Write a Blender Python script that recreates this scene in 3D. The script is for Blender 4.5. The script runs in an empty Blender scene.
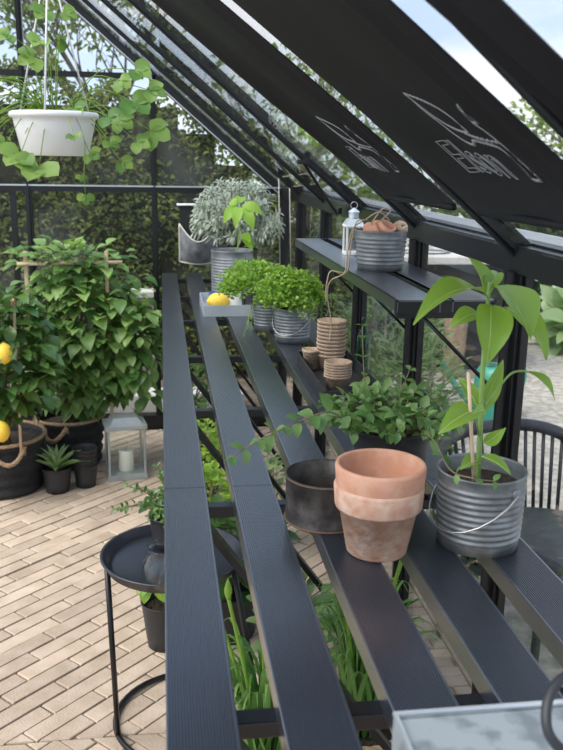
import bpy, math, random
from mathutils import Vector as V, Matrix, Quaternion
R = random.Random(7)
SC = bpy.context.scene
COL = SC.collection
PI = math.pi

# ---------------------------------------------------------------- mesh builder
class MB:
    def __init__(s): s.v = []; s.f = []; s.sm = []
    def add(s, vs, fs, smooth=False):
        n = len(s.v); s.v += [tuple(p) for p in vs]
        for f in fs: s.f.append(tuple(i + n for i in f)); s.sm.append(smooth)
    def box(s, c, d, rot=None, bev=0.0):
        c = V(c); hx, hy, hz = d[0]/2, d[1]/2, d[2]/2
        if bev <= 0:
            vs = [V((x, y, z)) for x in (-hx, hx) for y in (-hy, hy) for z in (-hz, hz)]
            fs = [(0,1,3,2),(4,6,7,5),(0,4,5,1),(2,3,7,6),(0,2,6,4),(1,5,7,3)]
        else:
            import bmesh
            bm = bmesh.new(); bmesh.ops.create_cube(bm, size=1)
            for v in bm.verts: v.co = V((v.co.x*d[0], v.co.y*d[1], v.co.z*d[2]))
            bmesh.ops.bevel(bm, geom=bm.edges[:], offset=bev, segments=2, affect='EDGES', profile=.6)
            bm.verts.index_update()
            vs = [v.co.copy() for v in bm.verts]; fs = [tuple(v.index for v in f.verts) for f in bm.faces]; bm.free()
        if rot is not None: vs = [rot @ p for p in vs]
        s.add([p + c for p in vs], fs)
        return s
    def bar(s, a, b, w, h, up=(0,0,1), bev=0.0):
        a = V(a); b = V(b); d = (b-a); L = d.length; d.normalize()
        x = d.cross(V(up)).normalized(); z = x.cross(d)
        M = Matrix((x, d, z)).transposed()
        return s.box((a+b)/2, (w, L, h), M, bev)
    def lathe(s, prof, c=(0,0,0), n=40, sx=1, sy=1, rot=None, cap0=False, cap1=False, smooth=True):
        vs = []; c = V(c)
        for r, z in prof:
            for i in range(n):
                a = 2*PI*i/n; p = V((r*math.cos(a)*sx, r*math.sin(a)*sy, z))
                vs.append((rot @ p if rot else p) + c)
        fs = []
        for k in range(len(prof)-1):
            for i in range(n):
                j = (i+1) % n; fs.append((k*n+i, k*n+j, (k+1)*n+j, (k+1)*n+i))
        if cap0: fs.append(tuple(range(n))[::-1])
        if cap1: fs.append(tuple(range((len(prof)-1)*n, len(prof)*n)))
        s.add(vs, fs, smooth); return s
    def tube(s, pts, r, n=8, closed=False, r1=None, caps=True):
        pts = [V(p) for p in pts]; m = len(pts)
        tang = []
        for i in range(m):
            if closed: t = pts[(i+1) % m]-pts[i-1]
            else: t = pts[min(i+1, m-1)]-pts[max(i-1, 0)]
            tang.append(t.normalized() if t.length > 1e-9 else V((0,0,1)))
        t0 = tang[0]; u = t0.cross(V((0,0,1)))
        if u.length < .1: u = t0.cross(V((1,0,0)))
        u.normalize(); vs = []
        for i in range(m):
            if i: u = (tang[i-1].rotation_difference(tang[i]) @ u)
            u = (u - tang[i]*u.dot(tang[i])).normalized(); w = tang[i].cross(u)
            rr = r if r1 is None else r+(r1-r)*i/(m-1)
            for k in range(n):
                a = 2*PI*k/n; vs.append(pts[i]+(u*math.cos(a)+w*math.sin(a))*rr)
        fs = []
        for i in range(m if closed else m-1):
            for k in range(n):
                a = i*n+k; b = i*n+(k+1) % n; j = (i+1) % m
                fs.append((a, b, j*n+(k+1) % n, j*n+k))
        if caps and not closed: fs += [tuple(range(n))[::-1], tuple(range((m-1)*n, m*n))]
        s.add(vs, fs, True); return s
    def prism(s, poly, z0, z1, ch=0.0):
        n = len(poly)
        c = (sum(p[0] for p in poly)/n, sum(p[1] for p in poly)/n)
        vs = [(x, y, z0) for x, y in poly] + [(x, y, z1-ch) for x, y in poly]
        if ch:
            for x, y in poly:
                d = V((c[0]-x, c[1]-y)); d = d.normalized()*ch*1.4; vs.append((x+d.x, y+d.y, z1))
        k = 3 if ch else 2; fs = []
        for q in range(k-1):
            for i in range(n):
                j = (i+1) % n; fs.append((q*n+i, q*n+j, (q+1)*n+j, (q+1)*n+i))
        fs.append(tuple(range((k-1)*n, k*n)))
        s.add(vs, fs); return s
    def leaf(s, base, tip, W, nrm=(0,0,1), sag=.12, shape='ovate', seg=5, fold=.18, wav=0.0):
        b = V(base); t = V(tip); d = t-b; L = d.length
        if L < 1e-6: return s
        d = d/L; side = d.cross(V(nrm))
        if side.length < .05: side = d.cross(V((0,1,.3)))
        side.normalize(); up = side.cross(d)
        vs = []; ph = R.random()*6
        for i in range(seg+1):
            q = i/seg
            if shape == 'ovate': w = math.sin(PI*q**.75)**.85
            elif shape == 'heart': w = (math.sin(PI*min(1, q**.52))**.8) if q > 0 else .25
            elif shape == 'lance': w = math.sin(PI*q**.9)
            elif shape == 'round': w = math.sin(PI*q)**.5
            elif shape == 'strap': w = min(1, q*6+.5)*(1-q**4)
            elif shape == 'obov': w = math.sin(PI*q**1.4)**.8
            w = max(w, .03)*W/2
            p = b+d*(L*q)+up*(L*sag*4*q*(1-q))
            f = w*fold*2; wv = wav*W*math.sin(q*9+ph)
            vs += [p-side*w+up*(f+wv), p, p+side*w+up*(f-wv)]
        fs = []
        for i in range(seg):
            a = i*3; fs += [(a, a+1, a+4, a+3), (a+1, a+2, a+5, a+4)]
        s.add(vs, fs, True); return s
    def build(s, name, mat, parent=None):
        me = bpy.data.meshes.new(name)
        o0 = V((0,0,0))
        if parent is not None: o0 = ORG[parent.name]
        me.from_pydata([tuple(V(p)-o0) for p in s.v], [], s.f)
        me.polygons.foreach_set('use_smooth', s.sm)
        me.materials.append(mat); me.update()
        o = bpy.data.objects.new(name, me); COL.objects.link(o)
        if parent is not None: o.parent = parent
        ORG[o.name] = o0
        return o
ORG = {}

def thing(name, loc, label, cat, group=None):
    o = bpy.data.objects.new(name, None); COL.objects.link(o); o.location = loc
    o.empty_display_size = .02
    ORG[o.name] = V(loc); return tag(o, label, cat, group)
def tag(o, label, cat, group=None, kind=None):
    o['label'] = label; o['category'] = cat
    if group: o['group'] = group
    if kind: o['kind'] = kind
    return o
def struct(name, mb, mat):
    o = mb.build(name, mat); o['kind'] = 'structure'; return o

def curve(pts, n=6):
    P_ = [V(p) for p in pts]; out = []
    for i in range(len(P_)-1):
        p0 = P_[max(i-1, 0)]; p1 = P_[i]; p2 = P_[i+1]; p3 = P_[min(i+2, len(P_)-1)]
        for k in range(n):
            q = k/n
            out.append(.5*((2*p1)+(p2-p0)*q+(2*p0-5*p1+4*p2-p3)*q*q+(3*p1-p0-3*p2+p3)*q**3))
    out.append(P_[-1]); return out
# ---------------------------------------------------------------- materials
def _mat(name):
    m = bpy.data.materials.new(name); m.use_nodes = True
    nt = m.node_tree; return m, nt, nt.nodes['Principled BSDF']
def mat(name, col, rough=.6, metal=0.0, col2=None, scale=20, bump=0.0, bscale=60, spec=.5, island=0.0, detail=4, lo=.35, hi=.65, coat=0.0):
    m, nt, b = _mat(name); N = nt.nodes; Lk = nt.links
    b.inputs['Roughness'].default_value = rough; b.inputs['Metallic'].default_value = metal
    b.inputs['Specular IOR Level'].default_value = spec
    if coat: b.inputs['Coat Weight'].default_value = coat; b.inputs['Coat Roughness'].default_value = .28
    b.inputs['Base Color'].default_value = (*col, 1)
    tc = N.new('ShaderNodeTexCoord'); out = None
    if col2 is not None:
        nz = N.new('ShaderNodeTexNoise'); nz.inputs['Scale'].default_value = scale; nz.inputs['Detail'].default_value = detail
        Lk.new(tc.outputs['Object'], nz.inputs['Vector'])
        rp = N.new('ShaderNodeValToRGB'); rp.color_ramp.elements[0].position = lo; rp.color_ramp.elements[1].position = hi
        rp.color_ramp.elements[0].color = (*col, 1); rp.color_ramp.elements[1].color = (*col2, 1)
        Lk.new(nz.outputs['Fac'], rp.inputs['Fac']); out = rp.outputs['Color']
    if island:
        g = N.new('ShaderNodeNewGeometry'); mp = N.new('ShaderNodeMapRange')
        mp.inputs['To Min'].default_value = 1-island; mp.inputs['To Max'].default_value = 1+island
        Lk.new(g.outputs['Random Per Island'], mp.inputs['Value'])
        hs = N.new('ShaderNodeHueSaturation'); Lk.new(mp.outputs['Result'], hs.inputs['Value'])
        if out: Lk.new(out, hs.inputs['Color'])
        else: hs.inputs['Color'].default_value = (*col, 1)
        out = hs.outputs['Color']
    if out: Lk.new(out, b.inputs['Base Color'])
    if bump:
        nb = N.new('ShaderNodeTexNoise'); nb.inputs['Scale'].default_value = bscale; nb.inputs['Detail'].default_value = 5
        Lk.new(tc.outputs['Object'], nb.inputs['Vector'])
        bp = N.new('ShaderNodeBump'); bp.inputs['Strength'].default_value = bump; bp.inputs['Distance'].default_value = .01
        Lk.new(nb.outputs['Fac'], bp.inputs['Height']); Lk.new(bp.outputs['Normal'], b.inputs['Normal'])
    return m
def leafmat(name, c1, c2, rough=.45, trans=.35, scale=12, spec=.5):
    m, nt, b = _mat(name); N = nt.nodes; Lk = nt.links
    b.inputs['Roughness'].default_value = rough; b.inputs['Specular IOR Level'].default_value = spec
    g = N.new('ShaderNodeNewGeometry'); mx = N.new('ShaderNodeMix'); mx.data_type = 'RGBA'
    mx.inputs[6].default_value = (*c1, 1); mx.inputs[7].default_value = (*c2, 1)
    Lk.new(g.outputs['Random Per Island'], mx.inputs[0])
    Lk.new(mx.outputs[2], b.inputs['Base Color'])
    tr = N.new('ShaderNodeBsdfTranslucent')
    hs = N.new('ShaderNodeHueSaturation'); hs.inputs['Saturation'].default_value = 1.1; hs.inputs['Value'].default_value = 1.3
    hs.inputs['Hue'].default_value = .485
    Lk.new(mx.outputs[2], hs.inputs['Color']); Lk.new(hs.outputs['Color'], tr.inputs['Color'])
    ms = N.new('ShaderNodeMixShader'); ms.inputs[0].default_value = trans
    Lk.new(b.outputs[0], ms.inputs[1]); Lk.new(tr.outputs[0], ms.inputs[2])
    Lk.new(ms.outputs[0], N['Material Output'].inputs['Surface'])
    return m
def glassmat(name, tint=(.96,.98,.97), dirt_haze=.05, rough=.01, ior=1.45):
    m, nt, b = _mat(name); N = nt.nodes; Lk = nt.links; N.remove(b)
    t = N.new('ShaderNodeBsdfTransparent'); t.inputs[0].default_value = (*tint, 1)
    g = N.new('ShaderNodeBsdfGlossy'); g.inputs['Roughness'].default_value = rough
    fr = N.new('ShaderNodeFresnel'); gm = N.new('ShaderNodeNewGeometry'); io = N.new('ShaderNodeMapRange')
    io.inputs['To Min'].default_value = ior; io.inputs['To Max'].default_value = 1/ior     # same reflectance from either side
    Lk.new(gm.outputs['Backfacing'], io.inputs['Value']); Lk.new(io.outputs[0], fr.inputs[0])
    ms = N.new('ShaderNodeMixShader'); Lk.new(fr.outputs[0], ms.inputs[0]); Lk.new(t.outputs[0], ms.inputs[1]); Lk.new(g.outputs[0], ms.inputs[2])
    d = N.new('ShaderNodeBsdfDiffuse'); d.inputs[0].default_value = (.75,.78,.76,1)  # pale diffuse noise patches; on the gable they paint hazy reflections into the glass
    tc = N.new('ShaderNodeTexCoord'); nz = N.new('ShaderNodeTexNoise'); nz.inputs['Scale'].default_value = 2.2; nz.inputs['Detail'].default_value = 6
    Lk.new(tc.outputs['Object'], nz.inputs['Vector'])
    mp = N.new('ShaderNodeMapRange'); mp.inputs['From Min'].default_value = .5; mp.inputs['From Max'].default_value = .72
    mp.inputs['To Max'].default_value = dirt_haze; mp.inputs['To Min'].default_value = dirt_haze*.08
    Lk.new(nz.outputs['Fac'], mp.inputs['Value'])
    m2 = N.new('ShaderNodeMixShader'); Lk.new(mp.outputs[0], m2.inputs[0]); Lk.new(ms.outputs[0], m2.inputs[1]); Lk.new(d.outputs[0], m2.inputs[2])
    Lk.new(m2.outputs[0], N['Material Output'].inputs['Surface'])
    return m

M = dict(
 frame=mat('black_powder_coat', (.005,.0055,.007), .32, 0, (.008,.0085,.010), 8, spec=.4),
 slat=mat('ribbed_black_aluminium', (.016,.020,.030), .30, 0, (.022,.027,.040), 6, spec=1.0, coat=1.0),
 gutter=mat('gutter_metal', (.62,.66,.70), .35, .3),
 trimlight=mat('bare_aluminium_and_highlight', (.55,.57,.58), .35, .8),
 fabric=mat('blind_fabric', (.0070,.0078,.0105), .62, 0, (.009,.010,.013), 4, bump=.05, bscale=900, spec=.25),
 thread=mat('pale_stitching', (.36,.37,.38), .8),
 clip=mat('clear_plastic_clip', (.6,.62,.6), .3),
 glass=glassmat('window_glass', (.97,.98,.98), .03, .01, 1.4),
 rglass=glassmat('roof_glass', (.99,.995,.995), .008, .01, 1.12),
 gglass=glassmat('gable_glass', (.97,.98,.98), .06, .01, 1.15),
 tglass=glassmat('thin_clear_glass', (.97,.99,.985), .0),
 greenglass=glassmat('green_bottle_glass', (.45,.72,.60), .1),
 brick=mat('beige_clay_brick', (.40,.31,.225), .85, 0, (.50,.395,.30), 14, bump=.3, bscale=160, island=.14),
 joint=mat('brick_joint_sand', (.09,.068,.05), .95, 0, (.20,.155,.115), 30, bump=.4, bscale=200),
 gravel=mat('grey_beige_gravel', (.30,.27,.23), .95, 0, (.55,.50,.43), 26, bump=1.0, bscale=60, detail=8),
 terra=mat('lime_stained_terracotta', (.48,.265,.18), .9, 0, (.58,.42,.325), 55, bump=.2, bscale=120, lo=.36, hi=.66, detail=8),
 terrau=mat('clean_terracotta', (.52,.26,.165), .85, 0, (.58,.34,.24), 40, bump=.12, bscale=120, lo=.40, hi=.68),
 terra2=mat('orange_terracotta', (.66,.31,.19), .8, 0, (.70,.38,.26), 30, bump=.08),
 rust=mat('rusty_dark_steel', (.025,.021,.019), .5, .4, (.13,.12,.115), 26, bump=.25, bscale=50, lo=.4, hi=.75, detail=7),
 rustrim=mat('rust_brown_rim', (.13,.08,.05), .7, .3),
 zinc=mat('galvanised_zinc', (.13,.145,.15), .52, .5, (.30,.32,.33), 30, bump=.16, bscale=55, lo=.3, hi=.7, detail=7),
 zinclight=mat('pale_zinc', (.48,.53,.56), .4, .6, (.66,.70,.72), 12, lo=.3, hi=.75),
 zincdark=mat('dark_zinc_spots', (.34,.38,.40), .5, .4, (.20,.235,.25), 45, lo=.5, hi=.68),
 lanternzinc=mat('dull_lantern_zinc', (.33,.37,.38), .42, .5, (.50,.54,.55), 14, lo=.3, hi=.75),
 wire=mat('steel_wire', (.5,.5,.5), .3, .9),
 plastic=mat('black_plastic_pot', (.022,.023,.025), .45, 0, (.03,.031,.033), 10),
 traymat=mat('black_enamel_tray', (.02,.022,.03), .28, 0, spec=.6),
 soil=mat('potting_soil', (.025,.018,.012), .95, 0, (.06,.045,.03), 60, bump=1, bscale=120),
 white=mat('white_plastic', (.78,.78,.76), .4),
 cream=mat('candle_wax', (.80,.76,.66), .5),
 weave=mat('black_woven_fabric', (.012,.012,.014), .8, 0, (.02,.02,.022), 20, bump=.8, bscale=80),
 rope=mat('natural_rope', (.36,.24,.14), .9, 0, (.48,.34,.21), 60, bump=.4, bscale=300),
 twine=mat('jute_twine', (.50,.38,.26), .9),
 peat=mat('pressed_peat', (.34,.24,.165), .95, 0, (.48,.36,.26), 40, bump=.5, bscale=200),
 bamboo=mat('bamboo_cane', (.62,.44,.28), .6, 0, (.68,.52,.34), 20),
 lemon=mat('lemon_peel', (.85,.50,.03), .45, 0, (.88,.58,.06), 10, bump=.25, bscale=220),
 felt=mat('grey_felt', (.10,.105,.11), .95, 0, (.22,.23,.24), 22, bump=.4, bscale=200),
 piping=mat('cream_piping', (.55,.53,.45), .8),
 feltin=mat('dark_felt_lining', (.02,.02,.02), .95),
 twood=mat('weathered_wood', (.20,.18,.16), .9, 0, (.33,.30,.27), 8, bump=.3, bscale=30),
 stone=mat('pale_concrete', (.55,.52,.47), .9, 0, (.66,.63,.58), 12, bump=.3),
 wicker=mat('black_wicker', (.02,.021,.024), .5),
 cushion=mat('charcoal_seat_pad', (.05,.052,.058), .85, 0, (.07,.072,.08), 30),
 teal=mat('green_plastic_can', (.05,.36,.25), .35),
 basketwood=mat('brown_wicker_basket', (.22,.15,.10), .85, 0, (.36,.26,.18), 30, bump=.6),
 bark=mat('tree_bark', (.13,.10,.08), .9, 0, (.24,.20,.16), 14, bump=.5),
 vein=mat('pale_leaf_vein', (.42,.56,.20), .5),
 stem=mat('green_stem', (.20,.33,.08), .5),
 brstem=mat('brown_green_stem', (.20,.15,.08), .6),
 blue=mat('blue_tin_paint', (.05,.13,.30), .4),
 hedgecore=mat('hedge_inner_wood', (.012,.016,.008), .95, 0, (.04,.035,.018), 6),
 L_hedge=leafmat('hedge_leaf', (.015,.035,.01), (.20,.24,.045), .6, .3),
 L_hedge2=leafmat('dark_hedge_leaf', (.012,.03,.012), (.05,.08,.025), .6, .2),
 L_tree=leafmat('tree_leaf', (.09,.16,.04), (.24,.33,.08), .6, .4),
 L_shrub=leafmat('shrub_leaf', (.09,.17,.06), (.26,.36,.14), .6, .3),
 L_hosta=leafmat('pale_hosta_leaf', (.20,.36,.12), (.45,.55,.30), .5, .35),
 L_bean=leafmat('climber_leaf', (.05,.14,.03), (.28,.43,.13), .38, .35),
 L_citrus=leafmat('citrus_leaf', (.035,.10,.022), (.14,.25,.06), .3, .25, spec=.6),
 L_straw=leafmat('strawberry_leaf', (.08,.20,.035), (.28,.43,.10), .45, .42),
 L_sage=leafmat('silver_leaf', (.27,.33,.25), (.50,.55,.46), .7, .25),
 L_parsley=leafmat('parsley_leaf', (.13,.29,.025), (.33,.52,.09), .5, .4),
 L_thyme=leafmat('thyme_leaf', (.15,.28,.06), (.32,.44,.14), .6, .3),
 L_mint=leafmat('mint_leaf', (.06,.16,.035), (.22,.36,.12), .4, .3),
 L_pepper=leafmat('pepper_leaf', (.15,.33,.035), (.30,.47,.09), .32, .42),
 L_seed=leafmat('seedling_leaf', (.22,.42,.04), (.33,.52,.08), .45, .45),
 L_strap=leafmat('strap_leaf', (.05,.16,.03), (.20,.36,.10), .3, .35),
 L_lime=leafmat('lime_leaf', (.14,.30,.03), (.30,.46,.07), .5, .4),
 L_aloe=leafmat('aloe_leaf', (.16,.30,.10), (.34,.46,.20), .4, .15),
 L_deep=leafmat('deep_green_leaf', (.025,.08,.02), (.09,.19,.04), .4, .3),
)

# ---------------------------------------------------------------- layout constants (metres)
WX, GY, RS = .55, 3.98, .848                     # right wall, gable wall, roof slope
YP = [.195+.541*k for k in range(8)]             # frame posts along the right wall (last = gable corner)
def rz(x): return 1.128+(WX-x)*RS                # height of the roof glass at x

# ---------------------------------------------------------------- floor
def clip(poly, a, b, c):                         # keep a*x+b*y <= c
    out = []
    for i in range(len(poly)):
        p, q = poly[i], poly[(i+1) % len(poly)]
        dp, dq = a*p[0]+b*p[1]-c, a*q[0]+b*q[1]-c
        if dp <= 0: out.append(p)
        if dp*dq < 0:
            t = dp/(dp-dq); out.append((p[0]+(q[0]-p[0])*t, p[1]+(q[1]-p[1])*t))
    return out
def area(p): return abs(sum(p[i][0]*p[(i+1) % len(p)][1]-p[(i+1) % len(p)][0]*p[i][1] for i in range(len(p))))/2
def lay(mb, ang, x0, x1, y0, y1, bl=.205, bw=.051, g=.0045):
    ca, sa = math.cos(ang), math.sin(ang); cx, cy = (x0+x1)/2, (y0+y1)/2
    D = math.hypot(x1-x0, y1-y0)/2+bl
    for r in range(int(-D/bw), int(D/bw)+1):
        off = (r*.39 % 1)*bl+R.uniform(-.012, .012)
        for k in range(int(-D/bl)-1, int(D/bl)+1):
            a0, b0 = k*bl+off, r*bw
            w = R.uniform(-.0012, .0012)
            pl = [(a0+g/2, b0+g/2+w), (a0+bl-g/2, b0+g/2), (a0+bl-g/2, b0+bw-g/2+w), (a0+g/2, b0+bw-g/2)]
            pl = [(cx+a*ca-b*sa, cy+a*sa+b*ca) for a, b in pl]
            for h in ((-1,0,-x0), (1,0,x1), (0,-1,-y0), (0,1,y1)):
                pl = clip(pl, *h)
                if len(pl) < 3: break
            if len(pl) >= 3 and area(pl) > 2e-4: mb.prism(pl, -.03, R.uniform(-.002, .002), .0022)
mb = MB()
lay(mb, PI/4, -2.2, .53, 1.692, 3.93); lay(mb, -PI/4, -2.2, .53, -.6, 1.688)
lay(mb, 0, .60, .738, -.2, 5.4, .14, .043)
lay(mb, PI/2, .742, .80, -.2, 5.4, .175, .058)
struct('floor', mb, M['brick'])
mb = MB(); mb.box((-.8, 1.9, -.025), (3.1, 6.0, .04)); struct('floor', mb, M['joint'])
mb = MB(); mb.box((7.5, 7, -.03), (13.4, 26, .04)); struct('floor', mb, M['gravel'])
mb = MB(); mb.box((-5.0, 11.5, -.05), (12, 15, .04)); struct('floor', mb, M['soil'])

# ---------------------------------------------------------------- greenhouse frame (setting)
mb = MB()
for y in YP[:-1]:
    mb.box((WX+.012, y, .55), (.022, .036, 1.10)); mb.box((WX-.006, y, .55), (.018, .010, 1.10))
    mb.box((WX+.012, y-.024, .55), (.010, .006, 1.10))
mb.box((WX+.012, GY-.01, .55), (.04, .05, 1.10))
struct('wall_right', mb, M['frame'])
mb = MB(); mb.box((WX+.01, 2.0, .022), (.07, 4.1, .05)); mb.box((-.82, GY, .03), (2.75, .06, .07)); struct('trim_1', mb, M['frame'])
mb = MB(); mb.box((WX+.005, 1.95, 1.118), (.022, 4.1, .042)); mb.box((WX+.03, 1.95, 1.137), (.03, 4.1, .012))
struct('trim_2', mb, M['frame'])                                   # eave beam
mb = MB(); mb.box((WX+.075, 1.95, 1.118), (.07, 4.15, .004)); mb.box((WX+.11, 1.95, 1.13), (.004, 4.15, .028))
struct('trim_3', mb, M['gutter'])                                  # gutter
XL = -1.35
mb = MB()
for x in (-1.2, -.585, -.032):
    zt = rz(x)-.01
    mb.box((x, GY, zt/2), (.026, .034, zt)); mb.box((x+.0, GY-.022, zt/2), (.008, .014, zt))
mb.box((-.655, GY+.01, .56), (.024, .03, 1.12))
mb.box((-.40, GY, 1.122), (1.95, .035, .024)); mb.box((-.72, GY, 1.608), (1.30, .035, .022))
mb.bar((WX, GY, rz(WX)-.012), (XL, GY, rz(XL)-.012), .034, .036)
struct('wall_back', mb, M['frame'])
mb = MB(); mb.box((-.40, GY-.02, 1.1375), (1.95, .012, .006)); struct('trim_4', mb, M['trimlight'])
mb = MB(); mb.bar((WX-.02, GY-.028, rz(WX-.02)-.030), (XL, GY-.028, rz(XL)-.030), .010, .005); struct('trim_5', mb, M['trimlight'])  # pale strip painted in as the highlight along the gable rafter
mb = MB()
for y in YP[:-1]:
    a = V((WX+.01, y, rz(WX+.01))); b = V((XL, y, rz(XL)))
    n = V((-RS, 0, -1)).normalized()
    mb.bar(a+n*.000, b+n*.000, .028, .006); mb.bar(a+n*.006, b+n*.006, .010, .006)
    mb.bar(a+n*-.010, b+n*-.010, .012, .014)
    mb.bar(a+n*-.018, b+n*-.018, .030, .006)
mb.box((XL, 1.95, rz(XL)), (.05, 4.1, .07))
struct('ceiling', mb, M['frame'])

# glass
wn = 0
def pane(poly3, thick, m):
    global wn; wn += 1
    p = [V(q) for q in poly3]; n = (p[1]-p[0]).cross(p[2]-p[0]).normalized()*thick/2
    mb = MB(); k = len(p); vs = [q-n for q in p]+[q+n for q in p]
    fs = [tuple(range(k))[::-1], tuple(range(k, 2*k))]+[(i, (i+1) % k, k+(i+1) % k, k+i) for i in range(k)]
    mb.add(vs, fs); struct('window_%d' % wn, mb, m)
for a, b in zip(YP[:-1], YP[1:]):
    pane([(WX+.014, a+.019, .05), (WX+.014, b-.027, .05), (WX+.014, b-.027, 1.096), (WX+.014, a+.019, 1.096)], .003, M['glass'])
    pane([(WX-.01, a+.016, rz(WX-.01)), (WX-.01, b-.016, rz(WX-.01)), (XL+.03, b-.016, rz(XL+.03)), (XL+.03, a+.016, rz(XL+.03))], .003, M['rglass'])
for x0, x1 in ((-1.186, -.599), (-.571, -.046)):
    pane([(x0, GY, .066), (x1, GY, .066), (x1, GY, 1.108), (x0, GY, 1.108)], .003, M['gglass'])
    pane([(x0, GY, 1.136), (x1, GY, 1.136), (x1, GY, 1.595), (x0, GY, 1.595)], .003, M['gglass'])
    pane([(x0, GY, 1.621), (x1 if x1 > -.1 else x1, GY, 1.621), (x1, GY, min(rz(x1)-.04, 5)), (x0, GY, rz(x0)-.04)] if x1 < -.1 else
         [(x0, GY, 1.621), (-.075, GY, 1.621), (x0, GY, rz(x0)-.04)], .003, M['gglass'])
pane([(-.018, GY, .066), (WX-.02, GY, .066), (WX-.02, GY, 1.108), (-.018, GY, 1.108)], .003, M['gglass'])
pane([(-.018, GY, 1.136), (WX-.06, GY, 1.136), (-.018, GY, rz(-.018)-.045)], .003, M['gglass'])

# roof vent stay
t = thing('window_stay', (.524, 2.55, 1.10), 'thin black metal stay arm slanting down from a roof bar to the eave beam', 'window stay')
MB().tube([(.383, 2.36, rz(.383)-.012), (.522, 2.55, 1.105)], .0045, 8).build('arm', M['frame'], t)
MB().box((.383, 2.36, rz(.383)-.012), (.03, .03, .012), bev=.002).build('bracket', M['frame'], t)
MB().box((.527, 2.55, 1.118), (.012, .03, .02), bev=.002).build('foot_bracket', M['frame'], t)

# hanging strings by the corner
for i, (x, y) in enumerate(((.470, 3.5), (.515, 3.5))):
    zt = rz(x)-.004
    tag(MB().tube([(x, y, zt), (x+.006, y, .98), (x+.012, y, .80)], .0022, 6).build('plant_string', M['piping']),
        ['pale string hanging from the roof glass behind the silver-leaved plant, nearer the plant', 'pale string hanging near the back corner post, nearer the wall'][i], 'string', 'strings hanging by the back corner')

# ---------------------------------------------------------------- blinds
def bz(x): return 1.125+(WX-x)*.766
NB = V((-.766, 0, -1)).normalized()
def hoff(x, y, x0, ridges):
    h = sum(a*math.exp(-((y-yc)/w)**2) for yc, w, a in ridges)*min(1, (x0-x)/.19)
    return h+.004*math.sin(y*22+x*3)
def blind(y0, y1, x0, ridges, label):
    t = thing('roller_blind', (x0, (y0+y1)/2, bz(x0)), label, 'blind', 'roof blinds')
    mb = MB(); ny, nx = 120, 14; vs = []; x1 = -1.3
    for side in (0, 1):
        for j in range(nx+1):
            x = x0+(x1-x0)*j/nx
            for i in range(ny+1):
                y = y0+(y1-y0)*i/ny; h = hoff(x, y, x0, ridges)
                vs.append(V((x, y, bz(x)))+NB*(h+side*.0022))
    F = []; n1 = ny+1; off = n1*(nx+1)
    for j in range(nx):
        for i in range(ny):
            a = j*n1+i; F += [(a, a+1, a+n1+1, a+n1), (off+a, off+a+n1, off+a+n1+1, off+a+1)]
    for j in range(nx):
        for i in (0, ny):
            a = j*n1+i; F.append((a, a+n1, off+a+n1, off+a))
    for i in range(ny):
        for j in (0, nx):
            a = j*n1+i; F.append((a, a+1, off+a+1, off+a))
    mb.add(vs, F, True); mb.build('blind_cloth', M['fabric'], t)
    c = V((x0, 0, bz(x0)))+NB*.003
    MB().tube([(c.x, y0+.003, c.z), (c.x, y1-.003, c.z)], .0055, 10).build('hem_bar', M['fabric'], t)
    return t
def clip_(t, x, y):
    MB().box((x+.006, y, bz(x)+.000), (.016, .009, .005), Matrix.Rotation(math.radians(37), 3, 'Y'), .0015).build('clip', M['clip'], t)
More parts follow.
